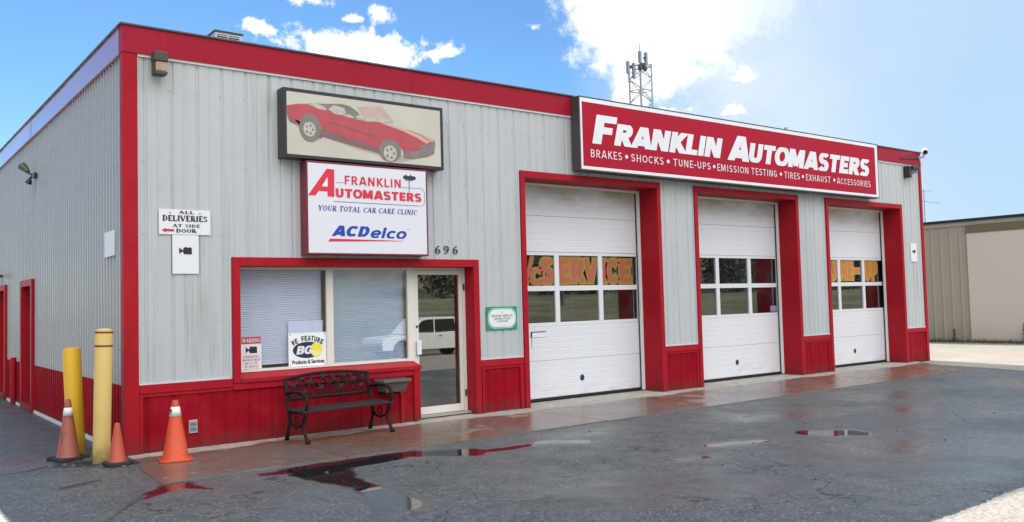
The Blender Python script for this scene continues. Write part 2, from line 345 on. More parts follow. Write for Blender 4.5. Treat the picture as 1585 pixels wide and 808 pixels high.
def serif(name, s, m, box, y, parent, bold=1., shear=0., space=.06, depth=.003):
    x = 0.; K, T = .10*bold, .045*bold; b = MB(); eps = [0]
    def quad(a, c, w1, w2=None):
        w2 = w2 or w1; a = Vector(a); c = Vector(c); t = (c-a); t = t/t.length if t.length else Vector((1, 0)); n = Vector((-t.y, t.x)); eps[0] += 1; e = (eps[0] % 7)*.00012
        pts = [a+n*w1, a-n*w1, c-n*w2, c+n*w2]; b.add([(p.x, y-depth-e, p.y) for p in pts], [(0, 1, 2, 3)])
    for ch in s:
        if ch == ' ': x += .5; continue
        wd, st, sf = SG[ch]
        for k in st:
            if k[0] == 'c':
                cx, cz, rx, rz, a0, a1 = k[1]; nseg = max(5, int(abs(a1-a0)/24)); pr = None
                for i in range(nseg+1):
                    a = R(a0+(a1-a0)*i/nseg); th = T+(K-T)*abs(math.cos(a))**1.3
                    po = (x+cx+(rx+th*.5)*math.cos(a), cz+(rz+th*.1)*math.sin(a)); pi_ = (x+cx+(rx-th*1.3)*math.cos(a), cz+(rz-th*1.3)*math.sin(a))
                    if pr:
                        eps[0] += 1; e = (eps[0] % 7)*.00012
                        b.add([(p[0], y-depth-e, p[1]) for p in (pr[0], po, pi_, pr[1])], [(3, 2, 1, 0)])
                    pr = (po, pi_)
            else: quad((x+k[1][0], k[1][1]), (x+k[2][0], k[2][1]), K if k[0] == 'k' else T)
        for fx, fz in sf:
            dz_ = .035 if fz <= .5 else -.035
            if fz in (0, 1): quad((x+fx-.17, fz+dz_), (x+fx+.17, fz+dz_), .036)
            else: quad((x+fx, fz-.1), (x+fx, fz+.1), T)
        x += wd+space
    co = np.array(b.v); x0, x1, z0, z1 = box; co[:, 0] += co[:, 2]*shear
    mn, mxx = co.min(0), co.max(0)
    co[:, 0] = x0+(co[:, 0]-mn[0])/(mxx[0]-mn[0])*(x1-x0); co[:, 2] = z0+(co[:, 2]-mn[2])/(mxx[2]-mn[2])*(z1-z0)
    b.v = [tuple(p) for p in co]
    return b if name is None else b.build(name, m, parent)


SG['K'] = (.9, [('k', (.2, 0), (.2, 1)), ('k', (.26, .42), (.76, 1)), ('k', (.38, .52), (.82, 0))], [])
SG['X'] = (.85, [('k', (.1, 0), (.74, 1)), ('k', (.74, 0), (.1, 1))], [])
SG['H'] = (.95, [('k', (.18, 0), (.18, 1)), ('k', (.76, 0), (.76, 1)), ('t', (.2, .5), (.76, .5))], SG['H'][2])
SG['-'] = (.5, [('k', (.05, .42), (.45, .42))], [])
SG['/'] = (.6, [('k', (.1, 0), (.5, 1))], [])
SG['e'] = (.8, [('c', (.42, .36, .30, .30, 0, 318)), ('t', (.14, .36), (.74, .36))], [])
SG['l'] = (.42, [('k', (.2, 0), (.2, 1))], [])
SG['c'] = (.76, [('c', (.42, .34, .30, .30, 45, 315))], [])
SG['o'] = (.84, [('c', (.42, .34, .30, .30, 0, 360))], [])
SANS = {'A': (1., [('k', (.12, 0), (.46, 1)), ('k', (.54, 1), (.88, 0)), ('k', (.28, .28), (.72, .28))]), 'M': (1.2, [('k', (.15, 0), (.15, 1)), ('k', (.2, 1), (.55, .1)), ('k', (.55, .1), (.9, 1)), ('k', (.96, 0), (.96, 1))]),
  'N': (1., [('k', (.17, 0), (.17, 1)), ('k', (.2, 1), (.78, 0)), ('k', (.8, 0), (.8, 1))]), 'E': (.78, [('k', (.2, 0), (.2, 1)), ('t', (.2, .9), (.74, .9)), ('t', (.2, .5), (.68, .5)), ('t', (.2, .1), (.76, .1))]),
  'T': (.85, [('k', (.42, 0), (.42, 1)), ('t', (.03, .9), (.82, .9))]), 'L': (.72, [('k', (.2, 0), (.2, 1)), ('t', (.2, .1), (.72, .1))]), 'F': (.75, [('k', (.2, 0), (.2, 1)), ('t', (.2, .9), (.74, .9)), ('t', (.2, .48), (.66, .48))]),
  'U': (.95, [('k', (.2, 1), (.2, .34)), ('c', (.47, .37, .27, .27, 180, 360)), ('k', (.74, 1), (.74, .34))]), 'I': (.44, [('k', (.22, 0), (.22, 1))]),
  'R': (.92, [('k', (.2, 0), (.2, 1)), ('t', (.2, .9), (.5, .9)), ('c', (.5, .70, .2, .2, -90, 90)), ('t', (.2, .5), (.5, .5)), ('k', (.46, .46), (.76, 0))]),
  'P': (.82, [('k', (.2, 0), (.2, 1)), ('t', (.2, .9), (.5, .9)), ('c', (.5, .68, .2, .22, -90, 90)), ('t', (.2, .46), (.5, .46))]),
  'B': (.86, [('k', (.2, 0), (.2, 1)), ('t', (.2, .9), (.5, .9)), ('c', (.5, .71, .19, .19, -90, 90)), ('t', (.2, .52), (.5, .52)), ('c', (.5, .31, .22, .21, -90, 90)), ('t', (.2, .1), (.5, .1))]),
  'D': (.92, [('k', (.2, 0), (.2, 1)), ('t', (.2, .9), (.42, .9)), ('c', (.44, .5, .30, .40, -90, 90)), ('t', (.2, .1), (.42, .1))]),
  'S': (.84, [('c', (.42, .72, .24, .215, 25, 268)), ('c', (.42, .285, .25, .22, -158, 90))]), 'C': (.9, [('c', (.48, .5, .34, .41, 42, 318))]), 'O': (1., [('c', (.5, .5, .36, .41, 0, 360))]), 'G': (.95, [('c', (.48, .5, .34, .41, 42, 340)), ('t', (.5, .44), (.8, .44)), ('k', (.76, .08), (.76, .44))]),
  'V': (.95, [('k', (.12, 1), (.46, 0)), ('k', (.50, 0), (.84, 1))]), 'W': (1.35, [('k', (.10, 1), (.36, 0)), ('k', (.38, 0), (.66, 1)), ('k', (.66, 1), (.94, 0)), ('k', (.98, 0), (1.24, 1))])}
def sans(name, s, m, box, y, parent, wt=.13, shear=0., space=.03, depth=.003, grow=0., rot=0.):
    K = wt; T = wt*.78; x = 0.; b = MB(); e = [0]; lo, hi = (0., .72) if s.islower() and 'l' not in s else (0., 1.); P = []
    for ch in s:
        if ch == ' ': x += .45; continue
        wd, st = (SANS[ch] if ch in SANS else SG[ch][:2])
        for k in st:
            if k[0] == 'c':
                cx, cz, rx, rz, a0, a1 = k[1]; n = max(8, int(abs(a1-a0)/15)); pts = [(x+cx+rx*math.cos(R(a0+(a1-a0)*i/n)), cz+rz*math.sin(R(a0+(a1-a0)*i/n))) for i in range(n+1)]
                P.append((pts, [T+(K-T)*abs(math.cos(R(a0+(a1-a0)*i/n))) for i in range(n+1)], True, abs(a1-a0) >= 359))
            else:
                fz_ = lambda z: 1-T if z == .9 else (T if z == .1 and k[1][1] == k[2][1] else z)
                P.append(([(x+k[1][0], fz_(k[1][1])), (x+k[2][0], fz_(k[2][1]))], [K if k[0] == 'k' else T]*2, False, False))
        x += wd+space
    def poly(g):
        out = []
        for pts, ws, curved, closed in P:
            pts = [Vector(p) for p in pts]
            if g and not closed:
                t0 = (pts[0]-pts[1]).normalized(); t1 = (pts[-1]-pts[-2]).normalized(); pts[0] = pts[0]+t0*g; pts[-1] = pts[-1]+t1*g
            L, Rr = [], []
            for i, p in enumerate(pts):
                if closed and i in (0, len(pts)-1): t = (pts[1]-pts[-2]).normalized()
                else: t = (pts[min(i+1, len(pts)-1)]-pts[max(i-1, 0)]).normalized()
                nrm = Vector((-t.y, t.x)); w_ = ws[i]+g; l_, r_ = p+nrm*w_, p-nrm*w_
                if len(pts) == 2 and abs(t.y) > .3:          # cut diagonal strokes level with the line
                    for lim in (lo-g, hi+g):
                        if abs(p.y-lim) < .02: l_ = l_+t*((lim-l_.y)/t.y); r_ = r_+t*((lim-r_.y)/t.y)
                L.append(l_); Rr.append(r_)
            out.append((L, Rr))
        return out
    cl_ = lambda p, g: (p.x, min(max(p.y, lo-g), hi+g))
    base = [cl_(p, 0) for L, Rr in poly(0) for p in L+Rr]; sx = [p[0]+p[1]*shear for p in base]; x0, x1, z0, z1 = box; mnx, mxx = min(sx), max(sx)
    mnz, mxz = min(p[1] for p in base), max(p[1] for p in base)
    def tr(p, g):
        px_, pz_ = cl_(p, g); u = x0+(px_+pz_*shear-mnx)/(mxx-mnx)*(x1-x0); v = z0+(pz_-mnz)/(mxz-mnz)*(z1-z0)
        if rot: cx_, cz_ = (x0+x1)/2, (z0+z1)/2; u, v = cx_+(u-cx_)*math.cos(rot)-(v-cz_)*math.sin(rot), cz_+(u-cx_)*math.sin(rot)+(v-cz_)*math.cos(rot)
        return u, v
    for L, Rr in poly(grow):
        e[0] += 1; yy = y-depth-(e[0] % 9)*.00010; n = len(L)
        vs = [(*tr(p, grow)[:1], yy, tr(p, grow)[1]) for p in L]+[(*tr(p, grow)[:1], yy, tr(p, grow)[1]) for p in Rr]
        b.add(vs, [(i, i+n, i+1+n, i+1) for i in range(n-1)])
    return b if name is None else b.build(name, m, parent)


def merge(bs):
    o = MB()
    for b in bs: o.add(b.v, b.f)
    return o
def ell(cx, cz, rx, rz, n=28, a0=0, a1=360): return [(cx+rx*math.cos(R(a0+(a1-a0)*i/n)), cz+rz*math.sin(R(a0+(a1-a0)*i/n))) for i in range(n)]


# ------------------------------------------------------------------ ground
def grid_mesh(name, xs, ys, zf, m, attr=None):
    xs, ys = np.array(xs), np.array(ys); gx, gy = np.meshgrid(xs, ys); gz = zf(gx, gy); nx, ny = len(xs), len(ys)
    v = np.stack([gx.ravel(), gy.ravel(), gz.ravel()], 1)
    i = (np.arange(ny-1)[:, None]*nx+np.arange(nx-1)[None]).ravel(); f = np.stack([i, i+1, i+nx+1, i+nx], 1)
    me = bpy.data.meshes.new(name); me.from_pydata(v.tolist(), [], f.tolist()); me.materials.append(m)
    if attr is not None:
        a = me.attributes.new('wet', 'FLOAT_COLOR', 'POINT'); c = np.ones((len(v), 4), np.float32); c[:, :3] = attr(gx.ravel(), gy.ravel()); a.data.foreach_set('color', c.ravel())
    me.polygons.foreach_set('use_smooth', [True]*len(me.polygons))
    o = bpy.data.objects.new(name, me); COL.objects.link(o); return o


def vnoise(x, y, s, seed=0):
    r = np.random.RandomState(seed); g = r.rand(64, 64); x = x*s+17; y = y*s+23; xi = np.floor(x).astype(int); yi = np.floor(y).astype(int); fx = x-xi; fy = y-yi
    fx = fx*fx*(3-2*fx); fy = fy*fy*(3-2*fy); G = lambda a, b: g[a % 64, b % 64]
    return (G(xi, yi)*(1-fx)+G(xi+1, yi)*fx)*(1-fy)+(G(xi, yi+1)*(1-fx)+G(xi+1, yi+1)*fx)*fy
def fbm(x, y, s, seed=0): return sum(vnoise(x, y, s*2**k, seed+k)*.5**k for k in range(4))/1.875-.5
def cap(x, y, a, b, r0, r1=None):
    r1 = r1 or r0; ax, ay = a; bx, by = b; dx_, dy_ = bx-ax, by-ay; t = np.clip(((x-ax)*dx_+(y-ay)*dy_)/(dx_*dx_+dy_*dy_+1e-9), 0, 1)
    return (r0+(r1-r0)*t)-np.hypot(x-ax-dx_*t, y-ay-dy_*t)


PUD = [((.80, -2.22), (1.5, -2.22), .12, .22), ((1.5, -2.24), (2.5, -2.2), .22, .16), ((2.5, -2.3), (2.95, -2.62), .18, .2),
       ((1.2, -2.5), (1.2, -3.3), .3, .13), ((1.2, -3.3), (1.16, -3.9), .13, .16), ((1.16, -3.9), (1.0, -4.3), .17, .22),
       ((3.2, -2.72), (3.7, -2.75), .1, .09), ((3.95, -2.7), (4.3, -2.95), .12, .14), ((4.2, -4.6), (4.5, -4.68), .05, .07),
       ((5.1, -4.25), (5.8, -4.45), .09, .06), ((6.65, -4.55), (6.9, -4.85), .22, .25), ((-.45, -2.5), (-.05, -2.1), .03, .1), ((-.05, -2.1), (.1, -2.5), .06, .04)]
DAMP = [((5.6, -5.5), (7.6, -6.0), .55, .5), ((10.2, -3.3), (11.4, -3.1), .3, .3), ((7.2, -3.2), (8.6, -3.4), .35, .3), ((2.6, -5.2), (3.8, -5.9), .5, .4), ((12.9, -3.2), (13.6, -3.9), .6, .6), ((9.4, -4.1), (10.9, -4.6), .5, .5), ((8.0, -4.9), (9.9, -5.2), .45, .5), ((5.3, -5.8), (5.6, -6.9), .4, .5), ((6.6, -6.2), (7.2, -6.9), .5, .4), ((-1.6, .8), (-.9, .5), .5, .3), ((.1, -2.3), (.5, -2.9), .3, .3), ((13.6, -3.2), (15, -4), .5, .5), ((4.5, -2.6), (5.5, -2.6), .2, .3)]
LINE = [((-2.2, -.5), (-1.28, -.2), .035, .03), ((-1.28, -.2), (-1.04, -.18), .03, .04), ((-1.04, -.18), (-.6, .1), .04, .06), ((-.6, -.1), (.1, -.5), .2, .15), ((-.9, -1.45), (-.6, -1.3), .06, .05), ((-1.6, -4.3), (-.36, -2.25), .012, .018)]
def wet_attr(x, y):
    n = fbm(x, y, 1.6, 3)*.42+fbm(x, y, 7, 9)*.14
    p = np.max([cap(x, y, a, b, r, q) for a, b, r, q in PUD], 0)
    dmp = np.max([cap(x, y, a, b, r, q) for a, b, r, q in DAMP], 0)
    ln = np.max([cap(x, y, a, b, r, q) for a, b, r, q in LINE], 0)
    ss = lambda v, a, b: (lambda t: t*t*(3-2*t))(np.clip((v-a)/(b-a), 0, 1))
    return np.stack([ss(p+n*.55, -.03, .03), np.clip(np.maximum(ss(dmp+n*1.3, -.35, .35)*.9, ss(p+n*.55, -.22, .02)*.7), 0, 1), ss(ln+n*.08, -.02, .02)], 1)


def asphalt_mat():
    m = bpy.data.materials.new('wet_asphalt'); m.use_nodes = True; nt = X.nt = m.node_tree; b = nt.nodes['Principled BSDF']; tc = coords()
    at = nt.nodes.new('ShaderNodeAttribute'); at.attribute_name = 'wet'; wr, wg, wb = [X(o) for o in nt.nodes.new('ShaderNodeSeparateColor').outputs]
    nt.links.new(at.outputs['Color'], wr.k.node.inputs[0])
    big_ = noise(tc, .55, 5, .6, dist=.4); mid = noise(tc, 3.2, 5, .65); fine = noise(tc, 22, 4, .8); fine2 = noise(tc, 60, 3, .75)
    vo = nt.nodes.new('ShaderNodeTexVoronoi'); vo.feature = 'DISTANCE_TO_EDGE'; vo.inputs['Scale'].default_value = .85
    mp = nt.nodes.new('ShaderNodeVectorMath'); mp.operation = 'ADD'; nt.links.new(tc.k, mp.inputs[0])
    nv = nt.nodes.new('ShaderNodeTexNoise'); nv.inputs['Scale'].default_value = 2.2; nv.inputs['Detail'].default_value = 5; nt.links.new(tc.k, nv.inputs['Vector'])
    nt.links.new(nv.outputs['Color'], mp.inputs[1]); nt.links.new(mp.outputs[0], vo.inputs['Vector'])
    crack = smooth(X(vo.outputs['Distance']), .014, .003)*smooth(noise(tc, .6, 3, off=(5, 2, 0)), .46, .6)
    k = .95+(big_-.5)*.6+(mid-.5)*.6+(fine-.5)*2.6+(fine2-.5)*2.6
    n = nt.nodes.new('ShaderNodeVectorMath'); n.operation = 'SCALE'; n.inputs[0].default_value = (.094, .106, .110); nt.links.new(k.k, n.inputs['Scale']); c = X(n.outputs[0])
    vs_ = nt.nodes.new('ShaderNodeTexVoronoi'); vs_.inputs['Scale'].default_value = 58; nt.links.new(tc.k, vs_.inputs['Vector']); stone = xyz(X(vs_.outputs['Color']))[0]
    n = nt.nodes.new('ShaderNodeVectorMath'); n.operation = 'SCALE'; nt.links.new(c.k, n.inputs[0]); nt.links.new((.76+stone*.48).k, n.inputs['Scale']); c = X(n.outputs[0])
    c = mixc(F('GREATER_THAN', stone, .93)*.6, c, (.26, .25, .23)); c = mixc(smooth(noise(tc, 1.1, 5, .7, off=(8, 3, 0)), .56, .7)*.45, c, (.035, .035, .035)); c = mixc(wg*.3, c, (.04, .042, .043))
    c = mixc(F('GREATER_THAN', fine2, .70)*.5, c, (.20, .19, .18))
    c = mixc(crack*.8, c, (.012, .012, .013)); c = mixc(wb*.8, c, (.022, .02, .017)); c = mixc(wr, c, (.016, .017, .019))
    put(b.inputs['Base Color'], c)
    sheen = smooth(big_ + (mid-.5)*.5, .38, .66)
    r = .52 - sheen*.15 - wg*.16 + (fine-.5)*.25
    r = F('MAXIMUM', r*(1.-wr) + wr*.015, .012); put(b.inputs['Roughness'], r)
    put(b.inputs['Specular IOR Level'], .30 + wg*.35 + wr*.25)
    bn = nt.nodes.new('ShaderNodeBump'); bn.inputs['Distance'].default_value = .012
    put(bn.inputs['Strength'], (1.-wr)*(.62-wg*.42-sheen*.12)); put(bn.inputs['Height'], fine*.5 + fine2*.35 + stone*.25 + mid*.5 - crack*1.2); nt.links.new(bn.outputs[0], b.inputs['Normal'])
    return m
xs = np.concatenate([np.linspace(-40, -3, 20), np.arange(-2.8, 8, .04), np.arange(8, 17.6, .08), np.linspace(18, 50, 20)])
ys = np.concatenate([np.arange(-9, -1.7, .04), np.arange(-1.7, 2.2, .06), np.linspace(2.5, 40, 25)])
struct(grid_mesh('asphalt_forecourt', xs, ys, lambda x, y: 0*x, asphalt_mat(), wet_attr))

lot_sun_m = mat('gravel_sun_tone', (.30, .275, .24), .85, 0, .35, 1.1, grain=.9, gscale=28, bump=.6, bscale=55)  # pale tone paints sunlight onto asphalt, true gravel only on the right
def wob(pts, amp, n):
    out = []
    for a, b in zip(pts[:-1], pts[1:]):
        ver = abs(b[1]-a[1]) > abs(b[0]-a[0])          # jitter across the run only
        for i in range(n):
            t = i/n; j = random.uniform(-amp, amp); out.append((a[0]+(b[0]-a[0])*t+(j if ver else 0), a[1]+(b[1]-a[1])*t+(0 if ver else j)))
    return out+[pts[-1]]
lot_sun = MB(); ZL = .006
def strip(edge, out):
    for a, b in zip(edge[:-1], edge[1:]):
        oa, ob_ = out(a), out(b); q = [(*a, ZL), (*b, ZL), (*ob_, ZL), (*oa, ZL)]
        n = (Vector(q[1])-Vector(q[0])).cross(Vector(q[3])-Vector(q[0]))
        lot_sun.add(q if n.z > 0 else q[::-1], [(0, 1, 2, 3)])
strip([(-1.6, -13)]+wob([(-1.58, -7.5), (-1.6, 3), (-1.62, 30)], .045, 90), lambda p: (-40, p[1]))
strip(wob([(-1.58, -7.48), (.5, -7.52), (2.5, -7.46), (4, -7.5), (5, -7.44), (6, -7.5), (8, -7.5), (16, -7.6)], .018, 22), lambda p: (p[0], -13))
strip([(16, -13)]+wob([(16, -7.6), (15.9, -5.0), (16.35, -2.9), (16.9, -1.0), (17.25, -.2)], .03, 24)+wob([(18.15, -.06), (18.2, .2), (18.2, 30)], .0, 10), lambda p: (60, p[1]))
struct(lot_sun.build('gravel_and_painted_sun', lot_sun_m))

dry = mat('dry_grass_ground', (.13, .105, .06), .9, 0, .45, .35, grain=.4, gscale=3)
def dry_extra(tc, c, b): return mixc(smooth(noise(tc, .12, 5, .7, (1, 2.4, 1)), .42, .6), c, (.08, .09, .05))
dry = mat('dry_grass_bank', (.19, .16, .095), .9, 0, .45, .35, grain=.4, gscale=3, extra=dry_extra)
def terr(x, y):
    z = np.where(y > -12, -.04, np.where(y > -19.5, -.04+(y+12)/7.5*.79, -.83))
    z = np.where(y < -27, -.83+np.minimum((-27-y)/26, 1)*3.0, z)
    z = z + np.where(y < -90, 1, 0)*np.clip((x-54)/16, 0, 1)*np.clip((-90-y)/50, 0, 1)*16
    return z + np.where(y < -30, (fbm(x, y, .08, 4))*1.2, 0)
struct(grid_mesh('ground', np.linspace(-480, 480, 161), np.concatenate([np.linspace(-500, -100, 10), np.linspace(-96, -9, 117), np.linspace(0, 500, 14)]), terr, dry))
road_m = mat('road_asphalt', (.07, .07, .068), .8, 0, .2)
rd = MB(); rd.box(-200, 200, -26.5, -19.8, -.815, -.80); struct(rd.build('road', road_m))

# concrete apron along the front
def slab_mat():
    m = bpy.data.materials.new('wet_concrete'); m.use_nodes = True; nt = X.nt = m.node_tree; b = nt.nodes['Principled BSDF']; tc = coords(); x, y, z = xyz(tc)
    n1_ = noise(tc, .9, 5, .6, dist=.3); n2_ = noise(tc, 5, 5, .65); n3_ = noise(tc, 60, 2, .7)
    wet = smooth(y*-1. + (n1_-.5)*.75 + (n2_-.5)*.12, .30, .42)
    wet = wet*smooth(n1_ + (n2_-.5)*.3, .30, .42, .45, 1.)
    rust = smooth(noise(tc, .5, 4, .6, off=(4, 9, 0)), .36, .6)
    dryc = mixc(smooth(n2_, .3, .7), (.27, .25, .22), (.36, .34, .30))
    wetc = mixc(rust, (.125, .12, .105), (.14, .085, .056))
    c = mixc(wet, dryc, wetc)
    n = nt.nodes.new('ShaderNodeVectorMath'); n.operation = 'SCALE'; nt.links.new(c.k, n.inputs[0]); nt.links.new((1.+(n3_-.5)*.5+(n2_-.5)*.4).k, n.inputs['Scale']); c = X(n.outputs[0])
    c = mixc(smooth(noise(tc, 2.4, 5, .7, off=(1, 5, 0)), .66, .74)*.6, c, (.05, .045, .04))
    put(b.inputs['Base Color'], c); put(b.inputs['Roughness'], (1.-wet)*.75 + wet*(.06 + n1_*.30 + n2_*.12))
    bn = nt.nodes.new('ShaderNodeBump'); bn.inputs['Distance'].default_value = .006; put(bn.inputs['Strength'], .4-wet*.36); put(bn.inputs['Height'], n3_); nt.links.new(bn.outputs[0], b.inputs['Normal'])
    return m
slab_m = slab_mat()
ap = MB(); jx = [-.16, 1.79, 5.68, 9.4, 13.2, 17.2]
for a, b in zip(jx[:-1], jx[1:]):
    poly = [(a+.006, -1.97), (b-.006, -1.95), (b-.006, .6), (a+.006, .6)]
    if a < 0: poly = [(-.16, -1.98)] + poly[1:3] + [(.0, .6), (.0, -.55), (-.12, -1.1)]
    if b > 17: poly = [(a+.006, -1.95), (15.9, -1.93), (16.6, -1.35), (17.2, -.45), (17.6, .0), (17.6, .6), (a+.006, .6)]
    ap.flat(poly, -.1, .012)
struct(ap.build('concrete_apron', slab_m, bevel=.003))

# ------------------------------------------------------------------ the repair shop
BH, DEP, LEN = 5.0, 14., 18.13
shop = root('repair_shop', (9, 0, 0), 'long grey metal repair shop with red trim and three white garage doors', 'building')
PITCH_F = .1525
def ribbed_front(m, x0, x1, z0, z1, y, dep=.0105):
    pr = [(0, 0), (.052, 0), (.064, dep), (.088, dep), (.100, 0)]
    pts = []
    k = int(math.floor(x0/PITCH_F))-1
    raw = []
    while k*PITCH_F < x1+PITCH_F: raw += [(k*PITCH_F+a, b*(1.25 if k % 2 else .7)) for a, b in pr]; k += 1
    xs_ = [r[0] for r in raw]; ys_ = [r[1] for r in raw]
    inside = [x for x in xs_ if x0+1e-4 < x < x1-1e-4]
    for x in [x0]+inside+[x1]: pts.append((x, y+float(np.interp(x, xs_, ys_))))
    vs = [(x, yy, z) for x, yy in pts for z in (z0, z1)]
    m.add(vs, [(2*i, 2*i+2, 2*i+3, 2*i+1) for i in range(len(pts)-1)])
core = MB(); cl = MB(); wn = MB()
front = [(.13, 1.236, .80, 4.68), (1.236, 4.97, 2.30, 4.68), (4.97, 5.80, .80, 4.68), (5.80, 8.96, 3.71, 4.68), (8.96, 9.86, .80, 4.68), (9.86, 13.08, 3.71, 4.68), (13.08, 14.06, .80, 4.68), (14.06, 17.17, 3.71, 4.68), (17.17, 18.05, .80, 4.68)]
for r in front: ribbed_front(cl, *r, 0.0)
for z in (1.52, 2.57, 3.43, 4.3):        # screw rows
    for x in np.arange(.2, 18, .305):
        if any(a < x < b and c < z < d_ for a, b, c, d_ in front): cl.box(x-.009, x+.009, -.007, .006, z-.009, z+.009)
wains = [(.13, 1.236, 0, .70), (1.236, 3.81, 0, .70), (4.97, 5.80, 0, .70), (8.96, 9.86, 0, .70), (13.08, 14.06, 0, .70), (17.17, 18.05, 0, .70)]
for r in wains: ribbed_front(wn, *r, .0, .009)
for a, b, c, d_ in [(.03, 1.3, 0, 4.7), (1.3, 3.9, 0, .80), (1.3, 4.9, 2.22, 4.7), (4.9, 5.86, 0, 4.7), (5.86, 8.9, 3.63, 4.7), (8.9, 9.93, 0, 4.7), (9.93, 13.01, 3.63, 4.7), (13.01, 14.12, 0, 4.7), (14.12, 17.1, 3.63, 4.7), (17.1, 18.1, 0, 4.7)]:
    core.box(a, b, .026, .20, c, d_)
core.box(.06, .2, .2, 5.9, 0, 4.7); core.box(.06, .2, 7.2, 8.9, 0, 4.7); core.box(.06, .2, 10.2, DEP, 0, 4.7); core.box(.06, .2, 5.9, 7.2, 2.3, 4.7); core.box(.06, .2, 8.9, 10.2, 2.3, 4.7)
core.box(.25, .3, 5.8, 10.3, 0, 4.7)
core.box(17.95, 18.12, .2, DEP, 0, 4.7); core.box(.2, 17.95, DEP-.15, DEP, 0, 4.7)
inwall = mat('interior_wall', (.16, .15, .13), .8, 0, .2, 1)
core.box(5.4, 5.5, .6, DEP-.2, 0, 4.6); core.box(.3, 5.4, 5.0, 5.1, 0, 4.6)
core.build('wall', inwall, shop)
cl.build('front_cladding', clad, shop); wn.split('wainscot', red_w, shop)
fl = MB(); fl.box(.2, 17.95, .62, DEP-.15, -.05, .03); fl.build('interior_floor', mat('interior_floor', (.12, .12, .12), .5), shop)
rf = MB(); rf.box(.1, 18.03, .1, DEP, 4.70, 4.78); rf.build('roof', mat('roof_membrane', (.2, .2, .2), .8), shop)
# side cladding, ribs run up the wall
def ribbed_side(m, y0, y1, z0, z1, dep=.034):
    pr = [(0, 0), (.085, 0), (.096, -dep), (.132, -dep), (.143, 0)]; P_ = .1525; raw = []; k = int(math.floor(y0/P_))-1
    while k*P_ < y1+P_: raw += [(k*P_+a, b) for a, b in pr]; k += 1
    ya = [r[0] for r in raw]; xa = [r[1] for r in raw]; pts = [(y, float(np.interp(y, ya, xa))+.03) for y in [y0]+[q for q in ya if y0+1e-4 < q < y1-1e-4]+[y1]]
    vs = [(x, y, z) for y, x in pts for z in (z0, z1)]
    m.add(vs, [(2*i+2, 2*i, 2*i+1, 2*i+3) for i in range(len(pts)-1)])
sc = MB(); sw = MB()
doors_side = [(6.08, 7.04), (9.10, 10.02)]
for y0, y1 in [(.1, 5.97), (7.15, 8.99), (10.13, DEP)]:
    ribbed_side(sc, y0, y1, .80, 4.68); ribbed_side(sw, y0, y1, .05, .80)
for y0, y1 in [(5.97, 7.15), (8.99, 10.13)]: ribbed_side(sc, y0, y1, 2.26, 4.68)
for z in (1.6, 2.57, 3.40, 4.22):
    for y in np.arange(.32, DEP, .1525):
        if not any(a-.1 < y < b+.1 and z < 2.3 for a, b in doors_side): sc.box(-.008, .0, y-.009, y+.009, z-.008, z+.008)
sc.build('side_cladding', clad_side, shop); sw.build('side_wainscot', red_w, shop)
bs = MB()
for y0, y1 in [(.06, 5.97), (7.15, 8.99), (10.13, DEP)]: bs.box(-.015, .05, y0, y1, 0, .05)
bs.split('base_flashing', trimw, shop)
# fascia
fa = MB(); gaps = [-.035, 3.86, 6.9, 9.95, 13.0, 16.05, LEN]
for i, (a, b) in enumerate(zip(gaps[:-1], gaps[1:])): fa.box(a+(.002 if i else 0), b-.002, -.040+.004*(i % 2), .10, 4.683, BH)
fa.split('front_fascia', red_fascia, shop)
fs = MB(); gy = [.10, 3.05, 6.1, 9.15, 12.2, DEP]
for i, (a, b) in enumerate(zip(gy[:-1], gy[1:])): fs.box(-.039+.004*(i % 2), .08, a+.002, b-.002, 4.683, BH)
fs.split('side_fascia', mat('glossy_red_fascia', (.33, .03, .06), .2, 0, .1, 1.2, coat=1.0, croughness=.16, spec=.8), shop)
cp = MB(); cp.box(-.06, LEN+.02, -.06, .13, BH+.002, BH+.022); cp.box(-.06, .13, .13, DEP, BH+.002, BH+.022); cp.build('coping', mat('coping_metal', (.06, .05, .07), .4), shop)
rr = MB(); rr.box(LEN-.1, LEN, .10, DEP, 4.683, BH); rr.box(.08, LEN-.1, DEP-.1, DEP, 4.683, BH); rr.build('rear_fascia', red_fascia, shop)
ev = MB(); ev.box(.14, 18.03, -.022, .02, 4.655, 4.683); ev.build('eave_trim', trimw, shop)
# trims
ct = MB(); ct.box(-.03, .135, -.03, .0255, 0, 4.683); ct.box(-.03, .0255, .0255, .10, 0, 4.683); ct.build('corner_trim', red, shop, bevel=.004)
ct = MB(); ct.box(18.04, 18.14, -.03, .15, 0, 4.683); ct.build('corner_trim', red, shop, bevel=.004)
wc = MB()
for a, b in [(.137, 1.234), (4.972, 5.798), (8.962, 9.858), (13.082, 14.058), (17.172, 18.038)]:
    wc.box(a, b, -.024, .02, .70, .80)
wc.box(1.234, 3.808, -.024, .02, .66, .74)
wc.split('wainscot_cap', red, shop, bevel=.004)
wt = MB()   # thin white flashing on the cap
for a, b in [(.137, 1.222), (4.98, 5.79), (8.97, 9.85), (13.09, 14.05), (17.18, 18.03)]: wt.box(a, b, -.018, .018, .802, .818)
wt.box(.137, .15, -.012, .018, .82, 4.65); wt.box(1.205, 1.222, -.012, .018, .82, 2.31); wt.box(5.775, 5.79, -.012, .018, .82, 3.7); wt.box(9.84, 9.852, -.012, .018, .82, 3.7)
wt.split('flashing', mat('grey_flashing', (.52, .54, .56), .4), shop)
wb_ = MB()   # battens of wainscot
for x0, x1, z1 in [(.14, .18, .70), (5.72, 5.79, .70), (9.80, 9.85, .70), (3.60, 3.66, .66), (5.0, 5.04, .70), (8.97, 9.01, .70), (13.09, 13.13, .70), (14.0, 14.05, .70), (17.18, 17.22, .70)]: wb_.box(x0, x1, -.016, .01, 0, z1-.002)
